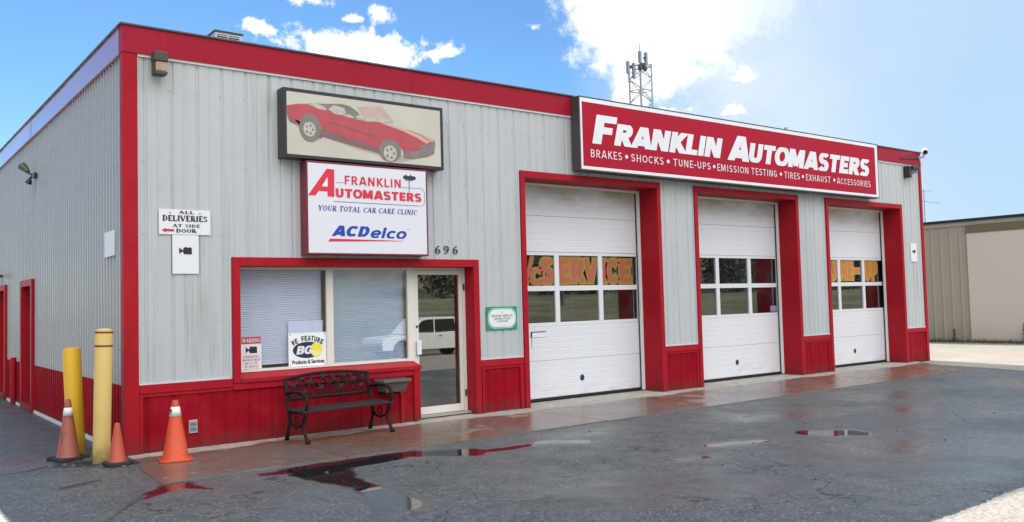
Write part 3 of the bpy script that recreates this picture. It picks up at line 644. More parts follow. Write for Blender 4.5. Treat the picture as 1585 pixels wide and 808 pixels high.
for x0, x1 in [(.18, 1.23), (5.04, 5.72), (9.01, 9.80), (13.13, 14.0)]: wb_.box(x0, x1, -.012, .01, .66, .698)
wb_.split('batten', red, shop)

# shop front frame
sf = MB(); sf.box(1.236, 1.335, -.035, .15, .742, 2.30); sf.box(1.337, 4.868, -.035, .15, 2.19, 2.30); sf.box(4.87, 4.97, -.035, .26, 0, 2.30)
sf.box(3.81, 3.91, -.033, .30, .03, .80); sf.box(1.337, 3.905, .151, .33, 2.194, 2.30); sf.box(3.905, 4.868, .151, .33, 2.20, 2.30)
sf.build('shopfront_frame', red, shop, bevel=.004)
sl = MB(); sl.add([(1.337, -.045, .742), (3.93, -.045, .742), (3.93, -.045, .79), (1.337, -.045, .79), (1.337, .19, .742), (3.93, .19, .742), (3.93, .19, .845), (1.337, .19, .845)], [(0, 1, 2, 3), (3, 2, 6, 7), (1, 5, 6, 2), (4, 0, 3, 7), (5, 4, 7, 6), (4, 5, 1, 0)]); sl.build('window_sill', red, shop)
GL = .225
wf = MB()
for a, b, c, d_ in [(1.337, 1.415, .85, 2.19), (1.415, 3.86, .85, .885), (1.415, 3.86, 2.15, 2.19), (2.60, 2.70, .885, 2.15), (3.86, 3.955, .845, 2.19)]: wf.box(a, b, .192, .26, c, d_)
win = wf.build('shop_window', cream, shop, bevel=.003)
for (a, b), gm in (((1.415, 2.60), g_win), ((2.70, 3.86), g_win2)):
    p = MB(); p.box(a, b, GL, GL+.006, .885, 2.15); p.build('pane', gm, win)
sg = MB(); sg.box(2.565, 2.598, .236, .262, .885, 2.15); sg.box(3.83, 3.858, .236, .262, .885, 2.15); sg.split('window_gasket', black, win)
blind_m = mat('blind_slats', (.77, .82, .98), .5, 0, .05, .8)
for a, b, z0 in ((1.35, 2.565, .93), (2.62, 3.86, .89)):
    bl = MB(); z = 2.16
    while z > z0:
        bl.add([(a, .285, z), (b, .285, z), (b, .305, z+.012), (a, .305, z+.012)], [(0, 1, 2, 3)])
        bl.add([(a, .2845, z-.0105), (b, .2845, z-.0105), (b, .2855, z), (a, .2855, z)], [(0, 1, 2, 3)]); z -= .0235
    for x in (a+.2, (a+b)/2, b-.2): bl.box(x-.002, x+.002, .281, .283, z0, 2.15)
    bl.build('blind', blind_m, win)
# entry door
ed = MB()
for a, b, c, d_ in [(3.957, 3.99, .05, 2.19), (4.825, 4.868, .05, 2.19), (3.99, 4.825, 2.155, 2.19)]: ed.box(a, b, .20, .30, c, d_)
ed.build('door_jamb', cream, shop, bevel=.003)
dl = MB()
for a, b, c, d_ in [(3.993, 4.05, .06, 2.15), (4.765, 4.822, .06, 2.15), (4.05, 4.765, 2.085, 2.15), (4.05, 4.765, .06, .165)]: dl.box(a, b, .215, .262, c, d_)
door = dl.build('entry_door', cream, shop, bevel=.003)
p = MB(); p.box(4.05, 4.765, .236, .242, .165, 2.085); p.build('pane', g_door, door)
h = MB(); h.box(3.99, 4.065, .165, .185, .93, 1.14); h.box(4.0, 4.02, .185, .215, .95, .97); h.box(4.0, 4.02, .185, .215, 1.1, 1.12); h.build('handle', wht, door, bevel=.004)
h = MB(); h.tube([(4.02, .214, 1.335), (4.02, .205, 1.335)], .018, 12); h.build('lock', dark, door)
for z in (.32, 1.9): h = MB(); h.box(4.826, 4.85, .185, .199, z-.05, z+.05); h.build('hinge', dark, door)
st = MB(); st.box(3.93, 4.868, .10, .32, .028, .055); st.build('threshold', conm, shop)
# objects seen dimly inside the shop
ic = MB(); ic.box(3.99, 4.9, 2.6, 2.7, .03, 2.6); ic.box(4.32, 4.5, 1.2, 1.3, .03, 2.6); ic.split('interior_partition', mat('partition', (.12, .13, .12), .7), shop)
ic = MB(); ic.box(.3, 5.4, .7, 5.0, 2.6, 2.65); ic.build('interior_ceiling', inwall, shop)


# garage doors
def garage(i, xo0, xo1, cx, word):
    x0, x1 = xo0+.09, xo1-.09
    f = MB(); f.box(xo0, x0, -.035, .40, 0, 3.71); f.box(x1, xo1, -.035, .40, 0, 3.71); f.box(x0+.001, x1-.001, -.035, .40, 3.605, 3.708); f.build('garage_door_frame', red, shop, bevel=.004)
    j = MB(); j.box(x0, x0+.05, .402, .44, .03, 3.6); j.box(x1-.05, x1, .402, .44, .03, 3.6); j.box(x0+.052, x1-.052, .402, .44, 3.56, 3.6); j.build('door_jamb', trimw, shop)
    g = MB(); g.box(x0-.1, x0+.075, .441, .455, .03, 3.7); g.box(x1-.062, x1+.1, .441, .455, .03, 3.7); g.box(x0, x1, .462, .53, .030, .066); g.build('weather_seal', black, shop)
    D0, D1 = .47, .515; a, b = cx-1.58, cx+1.58
    m = MB()
    zs = [.068, .675, 1.275]
    def section(za, zb):
        n = 6; hgt = (zb-za-.004)/n
        for k in range(n): z = za+.002+k*hgt; m.add([(a, D0, z+.006), (b, D0, z+.006), (b, D0, z+hgt-.006), (a, D0, z+hgt-.006), (a, D0+.003, z), (b, D0+.003, z), (a, D0+.003, z+hgt), (b, D0+.003, z+hgt)], [(0, 1, 2, 3), (4, 5, 1, 0), (3, 2, 7, 6)])
        m.box(a, b, D0+.0035, D1, za+.003, zb-.003)
    section(.068, .675); section(.675, 1.24); section(2.47, 3.07); section(3.07, 3.68)
    cols = [(cx-1.445, cx-.545), (cx-.450, cx+.450), (cx+.545, cx+1.405)]; rows = [(1.30, 1.825), (1.91, 2.418)]
    for q0, q1 in [(a, cols[0][0]), (cols[0][1], cols[1][0]), (cols[1][1], cols[2][0]), (cols[2][1], b)]: m.box(q0, q1, D0, D1, 1.242, 2.468)
    for q0, q1 in cols:
        for r0, r1 in [(1.242, 1.30), (1.825, 1.91), (2.418, 2.468)]: m.box(q0, q1, D0+.001, D1, r0, r1)
    g = m.build('garage_door', doorm, shop)
    for q0, q1 in cols:
        for r0, r1 in rows: p = MB(); p.box(q0, q1, D0+.026, D0+.031, r0, r1); p.build('pane', g_gar, g)
    v = MB(); v.lathe([(.05, 0), (.055, .006), (.035, .012), (.01, .006)], n=20); v.v = [(cx+p[0]*.9, D0+.004-p[2], .345+p[1]) for p in v.v]; v.build('exhaust_port', mat('port_%s' % i, (.01, .025, .05), .5), g)
    if word:
        if word == 'S':
            om, im_ = mat('olive_yellow_paint', (.29, .18, .03), .5, 0, .2, 5), mat('salmon_paint', (.36, .10, .05), .5, 0, .15, 4)
            ts = [('A', (-1.40, -1.12, 1.96, 2.38)), ('/', (-1.16, -.98, 1.93, 2.40)), ('C', (-1.07, -.79, 1.945, 2.20)), ('S', (-.83, -.55, 1.955, 2.36))]
            ts += [('ER', (-.44, .16, 1.965, 2.37)), ('V', (.15, .44, 1.965, 2.365)), ('I', (.50, .64, 1.96, 2.355)), ('C', (.66, .94, 1.96, 2.36)), ('E', (.99, 1.27, 1.96, 2.35))]
        else:
            om, im_ = mat('amber_paint', (.42, .27, .06), .5, 0, .2, 5), mat('orange_paint', (.48, .18, .035), .5, 0, .15, 4)
            ts = [('T', (-1.2, -.92, 1.98, 2.39)), ('U', (-.9, -.56, 1.97, 2.39)), ('NE', (-.43, .12, 1.98, 2.38)), ('-', (.16, .36, 2.12, 2.22)), ('UP', (.58, 1.13, 1.97, 2.38))]
        A_, B_ = [], []
        for s_, (u0, u1, v0, v1) in ts:
            sh = .35 if s_ == '/' else 0
            A_.append(sans(None, s_, None, (cx+u0, cx+u1, v0, v1), D0+.025, None, .14, sh, .04, .0, .10)); B_.append(sans(None, s_, None, (cx+u0, cx+u1, v0, v1), D0+.0225, None, .135, sh, .04, .0))
        merge(A_).build('letter_outline', om, g); merge(B_).build('lettering', im_, g)
    return g
gd1 = garage(1, 5.80, 8.96, 7.42, 'S'); gd2 = garage(2, 9.86, 13.08, 11.55, None); gd3 = garage(3, 14.06, 17.17, 15.75, 'T')
pl = MB(); pl.box(6.33, 6.635, .462, .468, 1.07, 1.157); plq = pl.build('placard', whp, gd1)
pl = MB(); pl.box(6.325, 6.345, .456, .462, 1.066, 1.16); pl.box(6.345, 6.64, .456, .462, 1.15, 1.162); pl.box(6.34, 6.344, .464, .468, .9, 1.06); pl.build('placard_edge', black, gd1)
pl = MB(); pl.box(12.72, 12.93, .488, .494, 1.32, 1.44); pl.build('decal', mat('lilac_decal', (.25, .24, .42), .5), gd2)

# side doors (red, set back in the wall)
for y0, y1 in doors_side:
    t = MB(); t.box(-.05, .07, y0-.11, y0, 0, 2.26); t.box(-.05, .07, y1, y1+.11, 0, 2.26); t.box(-.05, .07, y0, y1, 2.15, 2.26); t.box(-.06, .20, y0, y1, 0, .13); t.build('side_door_frame', red, shop)
    t = MB(); t.box(.07, .20, y1-.001, y1+.05, 0, 2.26); t.box(.07, .20, y0-.05, y0+.001, 0, 2.26); t.box(.20, .25, y0-.05, y1+.05, 0, 2.3); sd = t.build('side_door', red_dark, shop)
sp = MB(); sp.tube([(-.05, 7.9, 0), (-.05, 7.9, .87)], .05, 10); sp.build('standpipe', red, shop)

# interior dim objects behind garage panes
ob = MB(); ob.box(7.6, 9.0, 6, 6.5, .03, 2.0); ob.box(10.8, 12, 4.5, 5, .03, 2.2); ob.box(14.5, 16.5, 5, 7, .03, 1.6); ob.split('interior_shelving', mat('shelf', (.08, .1, .08), .6, 0, .5, 3), shop)

# ------------------------------------------------------------------ signs on the front
def sign_case(name, label, x0, x1, z0, z1, y0, y1, casem, facem, rim, rimm=None):
    r = root(name, ((x0+x1)/2, y1, z0), label, 'sign')
    c = MB(); c.box(x0, x1, y0, y1, z0, rim+z0 if False else z0+.0); c = MB()
    c.box(x0, x1, y0+.012, y1, z0, z1)
    c.box(x0, x0+rim, y0, y0+.012, z0, z1); c.box(x1-rim, x1, y0, y0+.012, z0, z1); c.box(x0+rim, x1-rim, y0, y0+.012, z0, z0+rim); c.box(x0+rim, x1-rim, y0, y0+.012, z1-rim, z1)
    c.build('sign_case', casem, r, bevel=.004)
    p = MB(); p.box(x0+rim+.001, x1-rim-.001, y0+.004, y0+.0115, z0+rim+.001, z1-rim-.001); p.build('sign_face', facem, r)
    return r
case_m = mat('dark_sign_case', (.055, .048, .046), .45, 0, .2, 4); redface = mat('red_sign_face', (.36, .008, .028), .5, 0, .06, .7, spec=.12)
big_s = sign_case('fascia_sign', 'long red lightbox with white italic lettering above the garage doors', 6.89, 15.86, 3.762, 4.985, -.235, -.045, case_m, redface, .022)
yb = -.2335
rm = MB()
for a, b, c, d_ in [(6.914, 6.955, 3.786, 4.961), (15.742, 15.836, 3.786, 4.961), (6.955, 15.742, 3.786, 3.836), (6.955, 15.742, 4.895, 4.961)]: rm.box(a, b, yb, yb+.003, c, d_)
rm.build('white_border', whp, big_s)
yt = -.232
def italicF(x0, x1, z0, z1):
    h = z1-z0; k = .24*h; w_ = .175
    q = lambda u, v: (x0+u*(x1-x0-k)+v*k, z0+v*h)
    return [q(0, 0), q(.42, 0), q(.42, .36), q(.86, .36), q(.86, .60), q(.42, .60), q(.42, .76), q(1, .76), q(1, 1), q(0, 1)]
def bold_letters(name, s, box, y, parent, m, shear=.22):
    return sans(name, s, m, box, y, parent, .165, shear, .0)
fb = MB(); fb.prism(italicF(7.165, 7.755, 4.222, 4.71), yt-.003, yt); fb.build('lettering', whp, big_s)
bold_letters('lettering', 'RANKLIN', (7.657, 10.485, 4.232, 4.606), yt, big_s, whp)
bold_letters('lettering', 'A', (10.60, 11.245, 4.222, 4.706), yt, big_s, whp)
bold_letters('lettering', 'UTOMASTERS', (11.25, 15.50, 4.228, 4.606), yt, big_s, whp)
for s_, a, b in [('BRAKES', 7.126, 7.83), ('SHOCKS', 8.056, 8.846), ('TUNE-UPS', 9.101, 10.106), ('EMISSION TESTING', 10.30, 12.11), ('TIRES', 12.35, 12.867), ('EXHAUST', 13.086, 13.967), ('ACCESSORIES', 14.203, 15.502)]:
    sans('lettering', s_, whp, (a, b, 3.992, 4.122), yt, big_s, .068, 0, .10)
dt = MB()
for x in (7.945, 8.972, 10.211, 12.242, 12.979, 14.104): dt.prism(ell(x, 4.062, .034, .034, 14), yt-.003, yt)
dt.split('bullet_dot', whp, big_s)
k = MB(); k.tube([(12.62, -.12, 4.985), (12.62, -.12, 5.05)], .03, 8); k.tube([(12.62, -.12, 5.05), (12.70, -.12, 5.06)], .014, 6); k.build('conduit_stub', grey, big_s)

# convertible picture sign
fade = mat('faded_cream_face', (.48, .46, .40), .45, 0, .18, 1.3, streak=.3, scol=(.42, .38, .31))
car_s = sign_case('picture_sign', 'black framed picture sign of a faded red convertible, above the white sign', 1.857, 4.277, 3.575, 4.478, -.2, 0.0, mat('black_frame', (.02, .016, .018), .35), fade, .045)
fr = mat('faded_red', (.40, .06, .075), .5, 0, .25, 5); fg = mat('faded_grey', (.19, .16, .155), .5, 0, .35, 9); fgd = mat('faded_dark', (.18, .10, .105), .5, 0, .3, 6)
fl_ = mat('faded_light', (.44, .415, .37), .5, 0, .35, 14); fpk = mat('faded_pink', (.46, .34, .295), .5, 0, .2, 6); fsh = mat('faded_shadow', (.36, .32, .25), .5, 0, .15, 5); frd = mat('faded_stripe', (.52, .36, .30), .5)
BODY = [(1.905, 4.241), (2.041, 4.275), (2.204, 4.292), (2.399, 4.248), (2.495, 4.236), (2.591, 4.195), (2.689, 4.198), (2.804, 4.173), (3.038, 4.152), (3.227, 4.164), (3.4, 4.136), (3.667, 4.1), (3.941, 4.055), (4.126, 3.984), (4.134, 3.904), (4.01, 3.845), (3.843, 3.815), (3.624, 3.781), (3.563, 3.854), (3.502, 3.911), (3.396, 3.945), (3.308, 3.925), (3.246, 3.865), (3.219, 3.808), (2.881, 3.885), (2.395, 3.988), (2.302, 4.082), (2.225, 4.14), (2.131, 4.137), (2.069, 4.057), (1.932, 4.086), (1.908, 4.153)]
LOW = [(1.908, 4.153), (1.948, 4.146), (2.069, 4.057), (2.129, 3.961), (2.363, 3.992), (2.882, 3.915), (3.229, 3.848), (3.226, 3.732), (2.879, 3.794), (2.393, 3.884), (2.361, 3.852), (2.083, 4.0), (1.946, 4.03), (1.912, 4.096)]
layers = [
 ('painted_shadow', fsh, [[(1.962, 4.031), (2.082, 3.957), (2.234, 3.796), (2.425, 3.872), (2.879, 3.764), (3.225, 3.701), (3.301, 3.635), (3.566, 3.635), (4.121, 3.774), (3.623, 3.733), (3.219, 3.793), (2.394, 3.958)]]),
 ('painted_windscreen', fpk, [[(2.915, 4.337), (3.283, 4.388), (3.455, 4.204), (3.332, 4.191), (3.038, 4.152), (2.972, 4.237)]]),
 ('painted_interior', fg, [[(2.204, 4.306), (2.401, 4.322), (2.675, 4.35), (2.79, 4.338), (2.922, 4.262), (2.954, 4.197), (2.87, 4.17), (2.738, 4.18), (2.591, 4.185), (2.447, 4.24)]]),
 ('painted_underbody', fgd, [LOW]),
 ('painted_bodywork', fr, [BODY]),
 ('painted_seat', fl_, [[(2.479, 4.257), (2.561, 4.319), (2.707, 4.298), (2.739, 4.249), (2.722, 4.209), (2.591, 4.199)], [(2.689, 4.198), (2.788, 4.224), (2.87, 4.18), (2.804, 4.173)], [(2.87, 4.20), (2.92, 4.222), (2.99, 4.216), (3.021, 4.158)], [(2.204, 4.292), (2.29, 4.324), (2.432, 4.281), (2.463, 4.24), (2.352, 4.242)], [(3.03, 4.182), (3.159, 4.219), (3.332, 4.222), (3.472, 4.183), (3.279, 4.162), (3.158, 4.165), (3.038, 4.152)]]),
 ('painted_stripe', frd, [[(3.261, 4.153), (3.366, 4.160), (3.667, 4.100), (3.904, 4.040), (4.05, 3.961), (3.994, 3.932), (3.847, 3.999), (3.63, 4.073), (3.4, 4.123)], [(3.561, 4.12), (3.723, 4.10), (3.942, 4.06), (4.108, 3.985), (4.088, 3.957), (3.922, 4.045), (3.722, 4.095)]]),
 ('painted_grille', fg, [[(3.863, 3.896), (4.05, 3.929), (4.136, 3.977), (4.133, 3.872), (4.009, 3.821), (3.861, 3.801)], [(3.606, 3.795), (3.842, 3.799), (4.123, 3.871), (4.122, 3.806), (3.989, 3.747), (3.748, 3.696), (3.622, 3.702)]]),
 ('painted_tyre', fg, [ell(2.222, 3.985, .15, .185), ell(3.40, 3.785, .175, .155)]),
 ('painted_hubcap', fl_, [ell(2.211, 3.962, .085, .094), ell(3.401, 3.748, .10, .108)]),
 ('painted_spoke', fg, [ell(2.211+.048*math.cos(a), 3.962+.054*math.sin(a), .016, .019, 10) for a in np.arange(0, 6.2, 1.257)]+[ell(3.401+.058*math.cos(a), 3.748+.062*math.sin(a), .019, .021, 10) for a in np.arange(0, 6.2, 1.257)]+[[(2.50, 4.10), (3.2, 3.96), (3.2, 3.953), (2.50, 4.093)]]),
]
def fat(poly, w_):
    n = len(poly); a = sum(poly[i][0]*poly[(i+1) % n][1]-poly[(i+1) % n][0]*poly[i][1] for i in range(n)); sg_ = 1 if a > 0 else -1; out = []
    for i in range(n):
        p, q = Vector(poly[i-1]), Vector(poly[(i+1) % n]); t = (q-p); t = t/(t.length or 1); out.append((poly[i][0]+t.y*w_*sg_, poly[i][1]-t.x*w_*sg_))
    return out
soft = [(nm, (mat('soft_'+mm.name, tuple(.45*u+.55*v for u, v in zip(mm['tone'], (.50, .475, .40))), .5, 0, .1, 4)), [fat(q, .008) for q in pl_]) for nm, mm, pl_ in layers if nm in ('painted_bodywork', 'painted_windscreen')]
names = [l[0] for l in layers]; lay2 = []
for l in layers:
    for q in soft:
        if q[0] == l[0] and l[0] != 'painted_bodywork': lay2.append(q)
    if l[0] == 'painted_shadow': lay2.append(l); lay2.append([q for q in soft if q[0] == 'painted_bodywork'][0]); continue
    lay2.append(l)
for i, (nm, mm, polys) in enumerate(lay2):
    b = MB()
    for j, pp in enumerate(polys): b.prism(pp, -.1965-.0005*i-.0001*j, -.1955-.0005*i)
    b.split(nm, mm, car_s)

# white sign below it
ws = sign_case('shop_sign', 'white lightbox in a dark red frame with red and blue lettering, above the window', 2.155, 3.99, 2.335, 3.555, -.2, 0.0, maroon, mat('white_sign_face', (.64, .65, .71), .35, 0, .02), .022)
y0s = -.1965
b = MB()
b.prism([(2.18, 3.103), (2.445, 3.464), (2.552, 3.462), (2.549, 3.10), (2.452, 3.10), (2.453, 3.165), (2.325, 3.166), (2.282, 3.104)], y0s-.003, y0s); b.build('lettering', redp, ws)
b = MB(); b.prism([(2.372, 3.228), (2.4545, 3.228), (2.4545, 3.355)], y0s-.0045, y0s-.0032); b.build('letter_counter', whp, ws)
sans('lettering', 'FRANKLIN', redp, (2.703, 3.558, 3.275, 3.392), y0s, ws, .105, 0, .10)
sans('lettering', 'UTOMASTERS', redp, (2.568, 3.888, 3.096, 3.215), y0s, ws, .155, 0, .06)
ln = MB(); ln.box(2.578, 2.69, y0s-.002, y0s, 3.289, 3.295); ln.box(3.571, 3.872, y0s-.002, y0s, 3.282, 3.288); ln.box(2.54, 3.86, y0s-.002, y0s, 3.034, 3.042); ln.box(3.937, 3.943, y0s-.002, y0s, 3.09, 3.22)
for cx_, cz_, a0, a1 in ((3.872, 3.218, 0, 90), (3.872, 3.105, -90, 0)):
    for i in range(8):
        aa, bb = R(a0+(a1-a0)*i/8), R(a0+(a1-a0)*(i+1)/8); ln.prism([(cx_+.071*math.cos(aa), cz_+.071*math.sin(aa)), (cx_+.071*math.cos(bb), cz_+.071*math.sin(bb)), (cx_+.065*math.cos(bb), cz_+.065*math.sin(bb)), (cx_+.065*math.cos(aa), cz_+.065*math.sin(aa))], y0s-.002, y0s)
ln.build('rule_line', mat('grey_blue_print', (.10, .16, .28), .5), ws)
lc = MB(); lc.prism([(3.598, 3.44), (3.62, 3.455), (3.645, 3.468), (3.665, 3.45), (3.70, 3.452), (3.722, 3.475), (3.735, 3.452), (3.79, 3.452), (3.804, 3.43), (3.795, 3.405), (3.76, 3.40), (3.74, 3.39), (3.715, 3.40), (3.66, 3.402), (3.64, 3.392), (3.615, 3.405), (3.6, 3.42)], y0s-.003, y0s); lc.box(3.688, 3.696, y0s-.0045, y0s-.003, 3.224, 3.41); lc.box(3.65, 3.735, y0s-.0045, y0s-.003, 3.385, 3.392); lc.build('car_lift_emblem', bgnavy, ws)
serif('lettering', 'YOUR TOTAL CAR CARE CLINIC', bluep, (2.318, 3.815, 2.905, 2.984), y0s, ws, 1.15, .22, .09)
sans('lettering', 'ACD', blue2, (2.50, 3.06, 2.583, 2.722), y0s, ws, .155, .28, .06)
sans('lettering', 'elco', blue2, (3.075, 3.635, 2.570, 2.715), y0s, ws, .118, .24, .03)
b = MB(); b.prism([(2.452, 2.508), (2.48, 2.546), (3.58, 2.540), (3.58, 2.536)], y0s-.003, y0s); b.build('swoosh', redp, ws)
b = MB(); b.prism(ell(3.662, 2.705, .014, .014, 12), y0s-.002, y0s); b.build('registered_mark', mat('pale_blue_print', (.35, .4, .6), .5), ws)

# street number
for i, (x, ch, lab) in enumerate([(4.218, '6', 'black house number six, the one nearest the white sign'), (4.366, '9', 'black house number nine between two sixes'), (4.522, '6', 'black house number six, the one nearest the garage doors')]):
    b = serif(None, ch, None, (x, x+.088, 2.383, 2.498), -.001, None, .8, depth=.008)
    o = b.build('house_number', blackp, None, origin=(x+.044, -.009, 2.383)); so = o.modifiers.new('thick', 'SOLIDIFY'); so.thickness = .008; so.offset = -1 ; tag(o, lab, 'house number', 'house numbers')

def board(name, label, x0, x1, z0, z1, y, m=wht, th=.012, cat='sign'):
    r = root(name, ((x0+x1)/2, y, z0), label, cat); b = MB(); b.box(x0, x1, y-th, y, z0, z1); b.build('sign_board', m, r, bevel=.003); return r
CAMP = lambda cx, cz, s: [(cx-.5*s, cz+.26*s), (cx-.24*s, cz+.06*s), (cx-.18*s, cz+.10*s), (cx-.16*s, cz+.24*s), (cx-.05*s, cz+.30*s), (cx+.10*s, cz+.30*s), (cx+.16*s, cz+.25*s), (cx+.32*s, cz+.30*s), (cx+.48*s, cz+.24*s), (cx+.5*s, cz-.24*s), (cx+.42*s, cz-.28*s), (cx-.14*s, cz-.26*s), (cx-.18*s, cz-.08*s), (cx-.26*s, cz-.06*s), (cx-.5*s, cz-.24*s)]
r = board('delivery_sign', 'white sign reading all deliveries at side door with a red arrow', .370, .978, 2.562, 2.862, -.004)
yy = -.0165
serif('lettering', 'ALL', blackp, (.593, .779, 2.812, 2.851), yy, r, 1.3, 0, .1); serif('lettering', 'DELIVERIES', blackp, (.412, .938, 2.718, 2.796), yy, r, 1.45, 0, .05)
serif('lettering', 'AT SIDE', blackp, (.521, .852, 2.650, 2.690), yy, r, 1.3, 0, .1); serif('lettering', 'DOOR', blackp, (.569, .812, 2.584, 2.634), yy, r, 1.45, 0, .05)
b = MB(); b.prism([(.399, 2.612), (.448, 2.640), (.448, 2.627), (.542, 2.627), (.542, 2.598), (.448, 2.598), (.448, 2.586)], yy-.002, yy); b.build('arrow', mat('dark_red_print', (.42, .03, .06), .5), r)
b = MB()
for cx_ in (.50, .85):
    b.prism([(cx_+(.016 if i % 2 == 0 else .007)*math.sin(i*math.pi/5), 2.822+(.016 if i % 2 == 0 else .007)*math.cos(i*math.pi/5)) for i in range(10)], yy-.002, yy)
b.split('star', mat('grey_print', (.25, .26, .28), .5), r)
r = board('camera_sign', 'blank white sign with a black video camera, hung under the deliveries sign', .524, .833, 2.092, 2.558, -.004)
b = MB(); b.prism(CAMP(.676, 2.368, .15), yy-.003, yy); b.build('camera_symbol', blackp, r)
r = board('camera_sign', 'small white camera sign on the grey wall beyond the third garage door', 17.51, 17.785, 2.369, 2.803, -.004)
b = MB(); b.prism(CAMP(17.65, 2.61, .13), yy-.003, yy); b.build('camera_symbol', blackp, r)
r = root('blank_sign', (-.02, .7, 2.335), 'blank white square sign on the ribbed side wall near the corner', 'sign'); b = MB(); b.box(-.016, -.004, .455, .94, 2.335, 2.64); b.build('sign_board', wht, r)
# green inspection sign
r = board('inspection_sign', 'green bordered inspection station sign beside the glass entry door', 5.102, 5.680, 1.238, 1.591, -.004, greenp)
def rrect(x0, x1, z0, z1, rad, n=8):
    o = []
    for cx_, cz_, a0 in ((x1-rad, z1-rad, 0), (x0+rad, z1-rad, 90), (x0+rad, z0+rad, 180), (x1-rad, z0+rad, 270)): o += [(cx_+rad*math.cos(R(a0+90*i/n)), cz_+rad*math.sin(R(a0+90*i/n))) for i in range(n+1)]
    return o
b = MB(); b.prism(rrect(5.125, 5.657, 1.262, 1.567, .13), yy-.001, yy); b.build('oval_border', whp, r)
b = MB(); b.prism(rrect(5.134, 5.648, 1.270, 1.559, .125), yy-.002, yy-.001); b.build('oval_line', greenp, r)
b = MB(); b.prism(rrect(5.144, 5.638, 1.280, 1.549, .118), yy-.003, yy-.002); b.build('oval_panel', whp, r)
serif('lettering', 'MOTOR VEHICLE', teal, (5.188, 5.59, 1.435, 1.468), yy-.003, r, 1.1, 0, .1); serif('lettering', 'INSPECTION', teal, (5.24, 5.54, 1.393, 1.424), yy-.003, r, 1.1, 0, .1); serif('lettering', 'STATION', teal, (5.29, 5.49, 1.352, 1.383), yy-.003, r, 1.1, 0, .1)
b = MB(); b.prism(ell(5.39, 1.503, .012, .016, 12), yy-.004, yy-.003); b.box(5.32, 5.46, yy-.004, yy-.003, 1.305, 1.310); b.build('seal', mat('pale_green_print', (.4, .5, .46), .5), r)

# posters in the shop window
gy_ = GL-.002
r = root('warning_poster', (1.56, gy_, .875), 'white warning poster with a red header in the window corner', 'poster')
b = MB(); b.box(1.427, 1.695, gy_-.003, gy_, .875, 1.300); b.build('poster_sheet', mat('poster_paper', (.70, .67, .70), .6, 0, .04), r)
b = MB(); b.box(1.432, 1.690, gy_-.0045, gy_-.003, 1.207, 1.296); b.build('header', mat('header_red', (.40, .02, .05), .5), r)
serif('lettering', 'WARNING', whp, (1.442, 1.680, 1.222, 1.280), gy_-.0045, r, 1.25, 0, .08)
b = MB(); b.prism(CAMP(1.562, 1.128, .15), gy_-.005, gy_-.003); b.build('camera_symbol', blackp, r)
tx = mat('maroon_print', (.28, .12, .17), .5)
for s_, zz, a, c in [('PREMISES', 1.030, 1.460, 1.665), ('MONITORED', .988, 1.448, 1.677), ('BY CCTV', .944, 1.478, 1.648), ('24 HOURS', .902, 1.468, 1.660)]: serif('lettering', s_, tx, (a, c, zz, zz+.030), gy_-.003, r, 1.0, 0, .1)
b = MB(); b.box(1.440, 1.683, gy_-.0045, gy_-.003, .884, .889); b.build('rule_line', bgnavy, r)
r = root('feature_poster', (2.34, gy_, .872), 'white poster with a dark oval logo and yellow ball in the window', 'poster')
b = MB(); b.box(2.061, 2.598, gy_-.003, gy_, .872, 1.318); b.build('poster_sheet', mat('poster_white', (.78, .79, .80), .5, 0, .03), r)
yp = gy_-.003
arc = []
for i, ch in enumerate('WE FEATURE'):
    if ch == ' ': continue
    t = (i-4.5)/4.5; a = -t*.36; cx_ = 2.33+.205*t; cz_ = 1.245-.055*t*t; arc.append(sans(None, ch, None, (cx_-.020, cx_+.020, cz_-.034, cz_+.034), yp, None, .13, 0, 0, .003, 0., a))
merge(arc).build('lettering', bgnavy, r)
b = MB(); b.prism(ell(2.325, 1.09, .205, .108, 36), yp-.002, yp); b.build('logo_oval', bgnavy, r)
b = MB(); b.prism(ell(2.452, 1.088, .086, .094, 28), yp-.0035, yp-.002); b.build('logo_ball', yelp, r)
b = MB(); b.prism(ell(2.452, 1.078, .074, .074, 20, 180, 360), yp-.0045, yp-.0035); b.build('logo_ball_shade', mat('pale_yellow_print', (.75, .72, .35), .5), r)
sans('lettering', 'BG', whp, (2.165, 2.395, 1.035, 1.145), yp-.0035, r, .15, .22, .02)
text_obj('lettering', 'Products & Services', bgnavy, (2.11, 2.565, .908, .962), yp, r, .03, 0, 1.05, .003)
b = MB()
for x in (2.085, 2.575):
    for z in (.893, 1.297): b.prism(ell(x, z, .009, .009, 10), yp-.002, yp)
b.split('grommet', mat('grommet', (.2, .2, .22), .4), r)
o = MB(); o.box(2.075, 2.592, .250, .256, .90, 1.478); o = o.build('paper_sheet', mat('clear_sheet', (.68, .72, .88), .4, 0, .12, 9, (1, 1, 3)), None, origin=(2.33, .25, .90)); tag(o, 'pale sheet standing behind the white feature poster in the window', 'sheet')

